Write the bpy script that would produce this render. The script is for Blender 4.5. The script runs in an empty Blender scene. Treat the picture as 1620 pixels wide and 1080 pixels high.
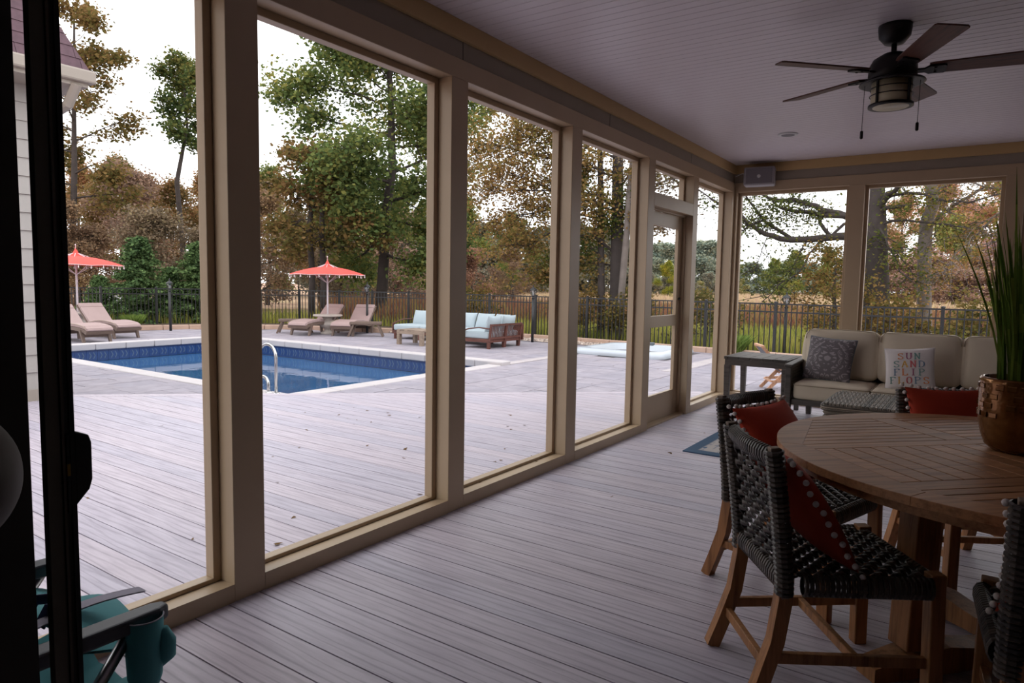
import bpy, math, random
import numpy as np
from mathutils import Vector, Matrix
C = bpy.context.scene.collection
S = bpy.context.scene
PI = math.pi

# ---------------------------------------------------------------- camera
cam_d = bpy.data.cameras.new('camera'); cam = bpy.data.objects.new('camera', cam_d); C.objects.link(cam)
cam_d.sensor_width = 36; cam_d.lens = 23.74; cam_d.clip_start = .03; cam_d.clip_end = 900
_y, _p, _r = -0.60074335, -0.0836765, -0.0171365
_f = Vector((math.sin(_y)*math.cos(_p), math.cos(_y)*math.cos(_p), math.sin(_p)))
_rt = Vector((math.cos(_y), -math.sin(_y), 0)); _dn = _f.cross(_rt)
_r2 = _rt*math.cos(_r) + _dn*math.sin(_r); _d2 = -_rt*math.sin(_r) + _dn*math.cos(_r)
cam.matrix_world = Matrix(((_r2.x, -_d2.x, -_f.x, 0), (_r2.y, -_d2.y, -_f.y, 0), (_r2.z, -_d2.z, -_f.z, 1.315), (0, 0, 0, 1)))
S.camera = cam
# ---------------------------------------------------------------- sky (bright overcast) and exposure
W = bpy.data.worlds.new('overcast'); S.world = W; W.use_nodes = True
nt = W.node_tree; nt.nodes.clear()
out = nt.nodes.new('ShaderNodeOutputWorld'); bg = nt.nodes.new('ShaderNodeBackground')
tc = nt.nodes.new('ShaderNodeTexCoord'); ns = nt.nodes.new('ShaderNodeTexNoise'); rp = nt.nodes.new('ShaderNodeValToRGB')
ns.inputs['Scale'].default_value = 1.6; ns.inputs['Detail'].default_value = 4
rp.color_ramp.elements[0].position = .3; rp.color_ramp.elements[0].color = (.86, .88, .93, 1)
rp.color_ramp.elements[1].position = .7; rp.color_ramp.elements[1].color = (1, .995, .985, 1)
nt.links.new(tc.outputs['Generated'], ns.inputs['Vector']); nt.links.new(ns.outputs['Fac'], rp.inputs['Fac'])
nt.links.new(rp.outputs['Color'], bg.inputs['Color']); bg.inputs['Strength'].default_value = 1.26
nt.links.new(bg.outputs[0], out.inputs['Surface'])
sun_d = bpy.data.lights.new('sun', 'SUN'); sun = bpy.data.objects.new('sun', sun_d); C.objects.link(sun)
sun_d.energy = .06; sun_d.angle = math.radians(50); sun_d.color = (1, .97, .93)
sun.rotation_euler = (math.radians(40), 0, math.radians(70))
S.view_settings.view_transform = 'Standard'; S.view_settings.look = 'None'
S.view_settings.exposure = 1.0; S.view_settings.gamma = 1; S.view_settings.use_curve_mapping = False

# ---------------------------------------------------------------- materials
def srgb(r, g, b):
    f = lambda c: (c/255/12.92) if c/255 <= .04045 else ((c/255+.055)/1.055)**2.4
    return (f(r), f(g), f(b), 1)
class Nodes:
    def __init__(s, name):
        s.m = bpy.data.materials.new(name); s.m.use_nodes = True; s.t = s.m.node_tree
        s.b = s.t.nodes['Principled BSDF']; s.out = s.t.nodes['Material Output']
    def n(s, ty, **kw):
        x = s.t.nodes.new(ty)
        for k, v in kw.items():
            if k in x.inputs: x.inputs[k].default_value = v
            else: setattr(x, k, v)
        return x
    def l(s, a, b): s.t.links.new(a, b)
    def coords(s, scale=(1, 1, 1), rnd=0., kind='Object'):
        tc = s.n('ShaderNodeTexCoord'); mp = s.n('ShaderNodeMapping'); mp.inputs['Scale'].default_value = scale
        s.l(tc.outputs[kind], mp.inputs['Vector'])
        if rnd:
            oi = s.n('ShaderNodeObjectInfo'); mu = s.n('ShaderNodeVectorMath', operation='SCALE'); cx = s.n('ShaderNodeCombineXYZ')
            s.l(oi.outputs['Random'], cx.inputs[0]); s.l(oi.outputs['Random'], cx.inputs[1]); s.l(cx.outputs[0], mu.inputs[0])
            mu.inputs['Scale'].default_value = rnd; s.l(mu.outputs[0], mp.inputs['Location'])
        return mp.outputs['Vector']
    def noise(s, vec, scale, detail=4, rough=.55):
        x = s.n('ShaderNodeTexNoise'); x.inputs['Scale'].default_value = scale; x.inputs['Detail'].default_value = detail
        x.inputs['Roughness'].default_value = rough; s.l(vec, x.inputs['Vector']); return x.outputs['Fac']
    def ramp(s, fac, stops):
        x = s.n('ShaderNodeValToRGB'); e = x.color_ramp.elements
        while len(e) < len(stops): e.new(.5)
        for i, (p, c) in enumerate(stops): e[i].position = p; e[i].color = c
        s.l(fac, x.inputs['Fac']); return x.outputs['Color']
    def mix(s, a, b, fac, mode='MIX'):
        x = s.n('ShaderNodeMix', data_type='RGBA', blend_type=mode)
        for sock, v in ((x.inputs[0], fac), (x.inputs[6], a), (x.inputs[7], b)):
            if hasattr(v, 'links') or hasattr(v, 'is_linked'): s.l(v, sock)
            else: sock.default_value = v
        return x.outputs[2]
    def math(s, op, a, b=0.):
        x = s.n('ShaderNodeMath', operation=op)
        for i, v in enumerate((a, b)):
            if hasattr(v, 'is_linked'): s.l(v, x.inputs[i])
            else: x.inputs[i].default_value = v
        return x.outputs[0]
    def bump(s, h, st=.3, dist=.01):
        x = s.n('ShaderNodeBump'); x.inputs['Strength'].default_value = st; x.inputs['Distance'].default_value = dist
        s.l(h, x.inputs['Height']); s.l(x.outputs[0], s.b.inputs['Normal'])
    def col(s, c):
        if hasattr(c, 'is_linked'): s.l(c, s.b.inputs['Base Color'])
        else: s.b.inputs['Base Color'].default_value = c
def mul(c, k): return (c[0]*k, c[1]*k, c[2]*k, 1)
def plain(name, c, rough=.6, var=.12, scale=8, metal=0., bump=.1, spec=.5, rnd=3.):
    N = Nodes(name); v = N.coords((1, 1, 1), rnd)
    f = N.noise(v, scale, 5); N.col(N.ramp(f, [(.25, mul(c, 1-var)), (.75, mul(c, 1+var))]))
    N.b.inputs['Roughness'].default_value = rough; N.b.inputs['Metallic'].default_value = metal
    N.b.inputs['Specular IOR Level'].default_value = spec
    if bump: N.bump(N.noise(v, scale*12, 3), bump, .003)
    return N.m
def wood(name, c, c2, rough=.55, axis=0, stretch=12, scale=14, objvar=.25, bump=.15, spec=.4):
    N = Nodes(name); sc = [stretch]*3; sc[axis] = 1; v = N.coords(tuple(sc), 40)
    f1 = N.noise(v, scale/stretch*1.6, 6, .65); f2 = N.noise(v, scale/2.2, 3, .5)
    base = N.ramp(f1, [(.3, c2), (.5, c), (.72, mul(c, 1.12))])
    oi = N.n('ShaderNodeObjectInfo'); k = N.ramp(oi.outputs['Random'], [(0, (1-objvar,)*3+(1,)), (1, (1+objvar*.5,)*3+(1,))])
    m = N.mix(base, k, 1., 'MULTIPLY')
    m = N.mix(m, N.ramp(f2, [(.38, (.62, .6, .6, 1)), (.5, (1, 1, 1, 1))]), .5, 'MULTIPLY')
    N.col(m); N.b.inputs['Roughness'].default_value = rough; N.b.inputs['Specular IOR Level'].default_value = spec
    N.bump(f2, bump, .002); return N.m
def strandmat(name, c, c2, rough=.38):
    N = Nodes(name); g = N.n('ShaderNodeNewGeometry'); oi = N.n('ShaderNodeObjectInfo')
    r = N.math('FRACT', N.math('ADD', g.outputs['Random Per Island'], oi.outputs['Random']))
    v = N.coords((1, 1, 1)); f = N.noise(v, 160, 3)
    N.col(N.mix(N.ramp(r, [(0, c2), (.5, c), (1, mul(c, 1.35))]), N.ramp(f, [(.3, (.7,)*3+(1,)), (.7, (1.1,)*3+(1,))]), .7, 'MULTIPLY'))
    N.b.inputs['Roughness'].default_value = rough; N.bump(f, .15, .001); return N.m
def leafmat(name, stops, trans=.3, usecol=True, patch=.35):
    N = Nodes(name); g = N.n('ShaderNodeNewGeometry'); oi = N.n('ShaderNodeObjectInfo')
    v = N.coords((1, 1, 1), 20, 'Object'); f = N.noise(v, patch, 2)
    r = N.math('ADD', N.math('MULTIPLY', g.outputs['Random Per Island'], .45), N.math('MULTIPLY', f, .75))
    c = N.ramp(r, stops)
    if usecol: c = N.mix(c, oi.outputs['Color'], 1., 'MULTIPLY')
    d = N.n('ShaderNodeBsdfDiffuse'); t = N.n('ShaderNodeBsdfTranslucent'); mx = N.n('ShaderNodeMixShader'); mx.inputs[0].default_value = trans
    N.l(c, d.inputs[0]); N.l(c, t.inputs[0]); N.l(d.outputs[0], mx.inputs[1]); N.l(t.outputs[0], mx.inputs[2]); N.l(mx.outputs[0], N.out.inputs['Surface'])
    return N.m

M = {}
# composite decking: mauve grey with cathedral grain and bluish weathering
def deckmat():
    N = Nodes('composite_decking'); v = N.coords((.9, 9, 1), 60)
    f1 = N.noise(v, 3.2, 7, .62); v2 = N.coords((.5, 5, 1), 33)
    wv = N.n('ShaderNodeTexWave', wave_type='RINGS', rings_direction='X'); wv.inputs['Scale'].default_value = 1.6; wv.inputs['Distortion'].default_value = 9
    wv.inputs['Detail'].default_value = 3; wv.inputs['Detail Scale'].default_value = 1.2; N.l(v2, wv.inputs['Vector'])
    base = N.ramp(f1, [(.3, srgb(168, 160, 171)), (.55, srgb(190, 182, 192)), (.75, srgb(198, 191, 200))])
    gr = N.ramp(wv.outputs['Fac'], [(.0, (.62, .61, .63, 1)), (.25, (1, 1, 1, 1))])
    m = N.mix(base, gr, .55, 'MULTIPLY')
    oi = N.n('ShaderNodeObjectInfo')
    m = N.mix(m, N.ramp(oi.outputs['Random'], [(0, (.90, .92, .96, 1)), (.3, (.98, .97, .99, 1)), (.7, (1.0, .985, .99, 1)), (1, (1.03, 1.0, 1.0, 1))]), 1., 'MULTIPLY')
    N.col(m); N.b.inputs['Roughness'].default_value = .5; N.b.inputs['Specular IOR Level'].default_value = .45
    N.bump(f1, .12, .002); return N.m
M['deck'] = deckmat()
M['dark_gap'] = plain('dark_joist', srgb(38, 34, 34), .9)
M['roompaint'] = plain('pale_room_paint', srgb(176, 168, 158), .8)  # tone of the unseen room chosen to bounce porch light onto the door frame
M['trim'] = plain('tan_painted_trim', srgb(174, 151, 123), .42, .05, 3, bump=.04)
M['trim_crown'] = plain('ochre_painted_crown', srgb(188, 156, 108), .5, .05, 3, bump=.04)
M['band'] = plain('taupe_beam_board', srgb(142, 130, 116), .6, .06, 4)
M['ceil'] = plain('lavender_grey_ceiling_paint', srgb(212, 202, 206), .38, .03, 2, bump=.02)
M['wallint'] = plain('taupe_wall_paint', srgb(96, 86, 76), .7, .05, 3)
M['dark'] = plain('dark_room_paint', srgb(64, 60, 57), .8)
M['blackmetal'] = plain('black_powder_coated_metal', srgb(34, 34, 36), .4, .1, 20)
M['fanmetal'] = plain('oil_rubbed_bronze', srgb(30, 27, 27), .45, .15, 20, .4)
M['bladewood'] = wood('dark_walnut_blade', srgb(92, 56, 44), srgb(52, 32, 26), .5, 0)
M['glassfrost'] = plain('frosted_amber_glass', srgb(196, 186, 158), .35, .04, 6, bump=0)
M['white'] = plain('white_plastic', srgb(205, 203, 202), .4, .03, 5, bump=.03)
M['speaker'] = plain('grey_speaker_plastic', srgb(150, 145, 146), .5, .04, 5)
M['grille'] = plain('grey_speaker_grille', srgb(118, 112, 116), .6, .1, 200)
M['teak'] = wood('oiled_teak', srgb(176, 126, 84), srgb(136, 90, 56), .5, 0, 12, 16, .18)
M['teakdark'] = wood('teak_frame', srgb(168, 116, 72), srgb(120, 78, 44), .5, 2, 12, 16, .12)
M['strand'] = strandmat('grey_brown_resin_strand', srgb(74, 65, 57), srgb(38, 34, 32))
M['strand_grey'] = strandmat('weathered_grey_rattan', srgb(124, 112, 98), srgb(80, 72, 62), .6)
M['red'] = plain('brick_red_velvet', srgb(172, 62, 42), .85, .16, 5, spec=.2)
M['pom'] = plain('off_white_pompom_yarn', srgb(214, 204, 198), .95, .05, 60, bump=.5)
M['beige'] = plain('cream_canvas_cushion', srgb(206, 192, 172), .9, .04, 5, bump=.2, spec=.15)
M['piping'] = plain('taupe_piping', srgb(168, 154, 134), .9)
M['greywood'] = wood('dark_grey_washed_wood', srgb(92, 85, 80), srgb(62, 57, 54), .6, 0)
M['pillowwhite'] = plain('white_linen_pillow', srgb(214, 206, 204), .9, .03, 6, bump=.25, spec=.15)
M['teal'] = plain('teal_polyester', srgb(86, 164, 170), .75, .08, 4)
M['navy'] = plain('navy_webbing', srgb(24, 30, 82), .7)
M['webbing'] = plain('white_webbing', srgb(188, 184, 200), .8)
M['purple'] = plain('purple_fabric', srgb(92, 58, 104), .8)
M['armplastic'] = plain('charcoal_plastic', srgb(66, 68, 74), .45, .05, 10)
M['alu'] = plain('brushed_aluminium', srgb(176, 176, 178), .3, .05, 30, 1.)
M['steel'] = plain('polished_steel', srgb(200, 200, 200), .22, .03, 30, 1., bump=0)
M['brownwood'] = wood('mahogany_slats', srgb(104, 62, 52), srgb(66, 38, 34), .55, 0)
M['greyteak'] = wood('weathered_teak', srgb(150, 132, 116), srgb(112, 96, 84), .7, 0)
M['paleblue'] = plain('pale_blue_cushion', srgb(170, 182, 188), .9, .03, 4, spec=.15)
M['coral'] = plain('coral_canvas', srgb(226, 92, 84), .85, .04, 3, spec=.15)
M['tassel'] = plain('white_tassel', srgb(230, 215, 215), .95)
M['polewhite'] = plain('white_pole', srgb(220, 212, 218), .4)
M['lounge_cushion'] = plain('mauve_beige_cushion', srgb(172, 150, 147), .9, .05, 4, spec=.15)
M['lounge_wicker'] = plain('brown_wicker', srgb(112, 94, 84), .7, .2, 60, bump=.4)
M['conc'] = plain('cast_stone', srgb(186, 176, 168), .8, .08, 9)
M['curb'] = plain('tan_curb_stone', srgb(190, 160, 142), .85, .12, 5)
M['gravel'] = strandmat('mixed_river_gravel', srgb(186, 170, 158), srgb(120, 104, 96), .8)
M['soil'] = plain('leaf_littered_soil', srgb(92, 74, 58), .95, .4, 3)
M['coping'] = plain('white_pool_coping', srgb(194, 187, 188), .6, .04, 3)
M['liner'] = plain('blue_pool_liner', srgb(74, 112, 150), .5, .08, 2)
M['tile'] = plain('blue_waterline_tile', srgb(36, 66, 118), .3, .2, 12)
M['tilelight'] = plain('light_chevron_print', srgb(92, 112, 136), .4, .15, 20)
M['tub'] = plain('white_acrylic', srgb(190, 197, 205), .25, .03, 2, bump=0)
M['tubdark'] = plain('grey_tub_headrest', srgb(96, 104, 112), .5)
M['siding'] = plain('grey_siding', srgb(166, 161, 157), .6, .05, 3)
M['shingle'] = plain('burgundy_brown_shingle', srgb(92, 70, 78), .9, .22, 14, bump=.4)
M['gutter'] = plain('cream_gutter', srgb(158, 148, 138), .5, .04, 3)
M['bark'] = plain('grey_brown_bark', srgb(66, 58, 55), .95, .3, 5, bump=.8)
M['barkpale'] = plain('pale_grey_bark', srgb(118, 108, 102), .95, .25, 4, bump=.6)
M['meadow'] = None
def pavermat():
    N = Nodes('mauve_grey_paver'); v = N.coords((1, 1, 1), 30, 'Object'); f = N.noise(v, 3.5, 6, .6); oi = N.n('ShaderNodeObjectInfo'); g = N.n('ShaderNodeNewGeometry')
    r = N.math('FRACT', N.math('ADD', g.outputs['Random Per Island'], oi.outputs['Random']))
    c = N.mix(N.ramp(f, [(.3, srgb(142, 137, 145)), (.7, srgb(166, 160, 169))]), N.ramp(r, [(0, (.9, .9, .93, 1)), (1, (1.06, 1.03, 1.02, 1))]), 1., 'MULTIPLY')
    N.col(c); N.b.inputs['Roughness'].default_value = .75; N.bump(f, .3, .004); return N.m
M['paver'] = pavermat()
M['joint'] = plain('dark_paver_joint', srgb(104, 98, 100), .95)
M['paverlight'] = plain('pale_border_paver', srgb(182, 173, 174), .8, .06, 4)
def watermat():
    N = Nodes('pool_water'); v = N.coords((1, 1, 1), 0, 'Object'); f = N.noise(v, 1.3, 3, .5)
    N.col(N.ramp(f, [(.3, srgb(40, 80, 122)), (.7, srgb(56, 100, 142))]))
    N.b.inputs['Roughness'].default_value = .03; N.b.inputs['IOR'].default_value = 1.33; N.b.inputs['Specular IOR Level'].default_value = .55
    N.bump(N.noise(N.coords((1, 1, 1)), 3.2, 2), .08, .03); return N.m
M['water'] = watermat()
def screenmat():
    N = Nodes('insect_screen_mesh'); d = N.n('ShaderNodeBsdfDiffuse'); d.inputs[0].default_value = srgb(120, 120, 126)
    t = N.n('ShaderNodeBsdfTransparent'); mx = N.n('ShaderNodeMixShader')
    lw = N.n('ShaderNodeLayerWeight'); lw.inputs[0].default_value = .45
    fr = N.ramp(lw.outputs['Facing'], [(0, (.04,)*3+(1,)), (.6, (.07,)*3+(1,)), (1, (.22,)*3+(1,))])
    N.l(fr, mx.inputs[0]); N.l(t.outputs[0], mx.inputs[1]); N.l(d.outputs[0], mx.inputs[2]); N.l(mx.outputs[0], N.out.inputs['Surface'])
    return N.m
M['screen'] = screenmat()
def glassmat():
    N = Nodes('clear_lantern_glass'); g = N.n('ShaderNodeBsdfGlossy'); g.inputs['Roughness'].default_value = .05
    t = N.n('ShaderNodeBsdfTransparent'); t.inputs[0].default_value = (.85, .87, .88, 1); mx = N.n('ShaderNodeMixShader'); mx.inputs[0].default_value = .25
    N.l(t.outputs[0], mx.inputs[1]); N.l(g.outputs[0], mx.inputs[2]); N.l(mx.outputs[0], N.out.inputs['Surface']); return N.m
M['lampglass'] = glassmat()
def rugmat():
    N = Nodes('blue_cream_rug'); tc = N.n('ShaderNodeTexCoord'); sp = N.n('ShaderNodeSeparateXYZ'); N.l(tc.outputs['Object'], sp.inputs[0])
    v = N.coords((1, 1, 1)); vo = N.n('ShaderNodeTexVoronoi'); vo.inputs['Scale'].default_value = 16; N.l(v, vo.inputs['Vector'])
    wv = N.n('ShaderNodeTexWave'); wv.inputs['Scale'].default_value = 5; wv.inputs['Distortion'].default_value = 2; N.l(v, wv.inputs['Vector'])
    pat = N.ramp(N.math('MULTIPLY', vo.outputs['Distance'], N.math('ADD', wv.outputs['Fac'], .4)), [(.18, srgb(60, 92, 124)), (.3, srgb(178, 172, 168))])
    fade = N.mix(pat, srgb(176, 168, 166), N.ramp(N.noise(v, 9, 4), [(.4, (0, 0, 0, 1)), (.65, (1, 1, 1, 1))]))
    ex = N.math('SUBTRACT', 1.5, N.math('ABSOLUTE', sp.outputs[0])); ey = N.math('SUBTRACT', .86, N.math('ABSOLUTE', sp.outputs[1]))
    ed = N.math('MINIMUM', ex, ey); N.col(N.mix(fade, srgb(58, 84, 110), N.ramp(ed, [(.09, (1, 1, 1, 1)), (.11, (0, 0, 0, 1))])))
    N.b.inputs['Roughness'].default_value = .95; return N.m
M['rug'] = rugmat()
def damask():
    N = Nodes('grey_damask_print'); tc = N.n('ShaderNodeTexCoord'); sp = N.n('ShaderNodeSeparateXYZ'); N.l(tc.outputs['Object'], sp.inputs[0])
    ax = N.math('ABSOLUTE', sp.outputs[0]); cx = N.n('ShaderNodeCombineXYZ'); N.l(ax, cx.inputs[0]); N.l(sp.outputs[1], cx.inputs[1])
    vo = N.n('ShaderNodeTexVoronoi', feature='SMOOTH_F1'); vo.inputs['Scale'].default_value = 17; N.l(cx.outputs[0], vo.inputs['Vector'])
    s = N.math('SINE', N.math('MULTIPLY', vo.outputs['Distance'], 30))
    rr = N.n('ShaderNodeVectorMath', operation='LENGTH'); N.l(cx.outputs[0], rr.inputs[0])
    s2 = N.math('SINE', N.math('MULTIPLY', rr.outputs['Value'], 120))
    f = N.math('ADD', N.math('MULTIPLY', s, .6), N.math('MULTIPLY', s2, .4))
    N.col(N.ramp(f, [(.25, srgb(104, 97, 100)), (.45, srgb(152, 144, 147))])); N.b.inputs['Roughness'].default_value = .8; return N.m
M['damask'] = damask()
def vasemat():
    N = Nodes('bronze_glazed_ceramic'); tc = N.n('ShaderNodeTexCoord'); sp = N.n('ShaderNodeSeparateXYZ'); N.l(tc.outputs['Object'], sp.inputs[0])
    v = N.coords((1, 1, 1)); br = N.n('ShaderNodeTexBrick'); br.inputs['Scale'].default_value = 28; N.l(v, br.inputs['Vector'])
    c = N.ramp(N.noise(v, 14, 4), [(.3, srgb(104, 66, 28)), (.7, srgb(150, 104, 58))])
    N.col(c); N.b.inputs['Roughness'].default_value = .14; N.b.inputs['Metallic'].default_value = .55; N.bump(N.noise(v, 30, 2), .25, .006); return N.m
M['vase'] = vasemat()
def meadowmat():
    N = Nodes('meadow_ground'); v = N.coords((.35, 1, 1)); f = N.noise(v, .25, 6, .6); f2 = N.noise(v, .02, 3)
    a = N.ramp(f, [(.3, srgb(132, 108, 88)), (.5, srgb(172, 146, 120)), (.7, srgb(150, 144, 92))])
    b = N.ramp(f, [(.3, srgb(168, 132, 118)), (.7, srgb(190, 164, 144))])
    N.col(N.mix(a, b, N.ramp(f2, [(.4, (0, 0, 0, 1)), (.6, (1, 1, 1, 1))]))); N.b.inputs['Roughness'].default_value = 1; N.b.inputs['Specular IOR Level'].default_value = 0; return N.m
M['meadow'] = meadowmat()
G = lambda *c: srgb(*c)
M['leaf_oak'] = leafmat('green_oak_leaves', [(.3, G(72, 86, 54)), (.55, G(100, 112, 66)), (.75, G(130, 130, 72)), (.95, G(160, 136, 76))], .35)
M['leaf_autumn'] = leafmat('autumn_leaves', [(.25, G(78, 78, 52)), (.45, G(112, 102, 64)), (.65, G(140, 112, 76)), (.9, G(158, 122, 92))], .35)
M['leaf_brown'] = leafmat('brown_leaves', [(.25, G(96, 88, 80)), (.5, G(124, 108, 94)), (.75, G(148, 126, 108)), (.95, G(132, 122, 84))], .3)
M['needle'] = leafmat('hemlock_needles', [(.25, G(46, 64, 44)), (.6, G(92, 116, 74)), (.9, G(126, 148, 94))], .15)
M['far'] = leafmat('haze_tinted_leaves', [(.25, G(84, 92, 84)), (.5, G(112, 120, 104)), (.8, G(140, 136, 112))], .2)  # distance haze put into these leaves as lighter, greyer colour
M['grass'] = leafmat('green_meadow_grass', [(.25, G(96, 110, 50)), (.55, G(150, 154, 78)), (.85, G(190, 180, 100))], .35, False)
M['weeds'] = leafmat('reddish_dry_weeds', [(.25, G(110, 72, 60)), (.55, G(150, 104, 84)), (.85, G(150, 138, 82))], .3, False)
M['reeds'] = leafmat('tan_reeds', [(.25, G(176, 146, 124)), (.55, G(204, 176, 150)), (.85, G(196, 180, 130))], .3, False)
M['tuft'] = leafmat('green_tuft', [(.25, G(70, 96, 42)), (.8, G(140, 160, 84))], .3, False)
M['plantblade'] = leafmat('tall_green_blades', [(.25, G(44, 62, 24)), (.55, G(74, 96, 38)), (.9, G(112, 128, 56))], .2, False)
M['litter'] = leafmat('fallen_leaf', [(.2, G(74, 58, 44)), (.6, G(116, 92, 66)), (.9, G(150, 128, 92))], .1, False)

# ---------------------------------------------------------------- mesh helpers
def link(name, me, parent=None, loc=None, rot=None):
    o = bpy.data.objects.new(name, me); C.objects.link(o)
    if parent: o.parent = parent
    if loc is not None: o.location = loc
    if rot is not None: o.rotation_euler = rot
    return o
def tag(o, label=None, cat=None, group=None, kind=None):
    if label: o['label'] = label
    if cat: o['category'] = cat
    if group: o['group'] = group
    if kind: o['kind'] = kind
    return o
def empty(name, loc=(0, 0, 0), rz=0, parent=None):
    o = link(name, None, parent, loc, (0, 0, rz)); o.empty_display_size = .1; return o
def struct(o): o['kind'] = 'structure'; return o
class MB:
    def __init__(s): s.v = []; s.f = []; s.mi = []; s.cur = 0
    def add(s, vs, fs):
        b = len(s.v); s.v += [tuple(v) for v in vs]; s.f += [tuple(b+i for i in f) for f in fs]; s.mi += [s.cur]*len(fs); return s
    def box(s, x0, x1, y0, y1, z0, z1, M_=None):
        vs = [(x, y, z) for x in (x0, x1) for y in (y0, y1) for z in (z0, z1)]
        if M_ is not None: vs = [tuple(M_ @ Vector(v)) for v in vs]
        return s.add(vs, [(0, 1, 3, 2), (4, 6, 7, 5), (0, 4, 5, 1), (2, 3, 7, 6), (0, 2, 6, 4), (1, 5, 7, 3)])
    def cbox(s, x, y, z, a, b, c, M_=None): return s.box(x-a/2, x+a/2, y-b/2, y+b/2, z-c/2, z+c/2, M_)
    def beam(s, p, q, w, h, up=(0, 0, 1), w2=None, h2=None):
        p = Vector(p); q = Vector(q); d = (q-p).normalized(); u = Vector(up)
        sd = d.cross(u)
        if sd.length < 1e-4: sd = d.cross(Vector((1, 0, 0)))
        sd.normalize(); u = sd.cross(d); w2 = w2 or w; h2 = h2 or h
        vs = [p+sd*a*w/2+u*b*h/2 for a, b in ((-1, -1), (1, -1), (1, 1), (-1, 1))]+[q+sd*a*w2/2+u*b*h2/2 for a, b in ((-1, -1), (1, -1), (1, 1), (-1, 1))]
        return s.add(vs, [(3, 2, 1, 0), (4, 5, 6, 7), (0, 1, 5, 4), (1, 2, 6, 5), (2, 3, 7, 6), (3, 0, 4, 7)])
    def tube(s, path, rad, n=8, cap=True, sx=1., sy=1., up=(0, 0, 1), phase=0.):
        P = [Vector(p) for p in path]; m = len(P)
        R = list(rad) if hasattr(rad, '__len__') else [rad]*m
        b = len(s.v); pu = Vector(up)
        for i in range(m):
            t = (P[min(i+1, m-1)]-P[max(i-1, 0)])
            if t.length < 1e-9: t = Vector((0, 0, 1))
            t.normalize()
            if i == 0:
                a = t.cross(pu)
                if a.length < .05: a = t.cross(Vector((1, 0, 0))) if abs(t.x) < .9 else t.cross(Vector((0, 1, 0)))
            else: a = a-t*a.dot(t)
            a.normalize(); c = a.cross(t)
            for k in range(n):
                an = 2*PI*k/n+phase; s.v.append(tuple(P[i]+a*(math.cos(an)*R[i]*sx)+c*(math.sin(an)*R[i]*sy)))
        for i in range(m-1):
            for k in range(n):
                k2 = (k+1) % n; s.f.append((b+i*n+k, b+i*n+k2, b+(i+1)*n+k2, b+(i+1)*n+k)); s.mi.append(s.cur)
        if cap:
            s.f.append(tuple(b+k for k in reversed(range(n)))); s.f.append(tuple(b+(m-1)*n+k for k in range(n))); s.mi += [s.cur]*2
        return s
    def lathe(s, prof, n=24, cx=0, cy=0):
        b = len(s.v); m = len(prof)
        for r, z in prof:
            for k in range(n): s.v.append((cx+r*math.cos(2*PI*k/n), cy+r*math.sin(2*PI*k/n), z))
        for i in range(m-1):
            for k in range(n):
                k2 = (k+1) % n; s.f.append((b+i*n+k, b+i*n+k2, b+(i+1)*n+k2, b+(i+1)*n+k)); s.mi.append(s.cur)
        s.f.append(tuple(b+k for k in reversed(range(n)))); s.f.append(tuple(b+(m-1)*n+k for k in range(n))); s.mi += [s.cur]*2
        return s
    def prism(s, poly, z0, z1):
        n = len(poly); b = len(s.v)
        s.v += [(p[0], p[1], z0) for p in poly]+[(p[0], p[1], z1) for p in poly]
        s.f.append(tuple(b+i for i in reversed(range(n)))); s.f.append(tuple(b+n+i for i in range(n)))
        for i in range(n):
            j = (i+1) % n; s.f.append((b+i, b+j, b+n+j, b+n+i))
        s.mi += [s.cur]*(n+2); return s
    def mesh(s, name, mats, smooth=False):
        me = bpy.data.meshes.new(name); me.from_pydata(s.v, [], s.f)
        for m in (mats if isinstance(mats, (list, tuple)) else [mats]): me.materials.append(m)
        if any(s.mi): me.polygons.foreach_set('material_index', s.mi)
        if smooth: me.polygons.foreach_set('use_smooth', [True]*len(s.f))
        me.update(); return me
    def obj(s, name, mats, parent=None, loc=None, rot=None, smooth=False): return link(name, s.mesh(name, mats, smooth), parent, loc, rot)
def bev(o, w=.004, seg=2):
    m = o.modifiers.new('bevel', 'BEVEL'); m.width = w; m.segments = seg; m.limit_method = 'ANGLE'; m.angle_limit = .6; return o
def quads_np(name, V, mat, per=4, smooth=False):
    V = np.asarray(V, np.float32).reshape(-1, 3); n = len(V)//per
    me = bpy.data.meshes.new(name); me.vertices.add(len(V)); me.vertices.foreach_set('co', V.ravel())
    me.loops.add(n*per); me.loops.foreach_set('vertex_index', np.arange(n*per, dtype=np.int32))
    me.polygons.add(n); me.polygons.foreach_set('loop_start', np.arange(0, n*per, per, dtype=np.int32)); me.polygons.foreach_set('loop_total', np.full(n, per, np.int32))
    me.materials.append(mat); me.update(calc_edges=True); me.validate(); return me
def copy_tree(o, parent=None):
    c = o.copy(); C.objects.link(c); c.parent = parent
    for ch in list(o.children): copy_tree(ch, c)
    return c
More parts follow.
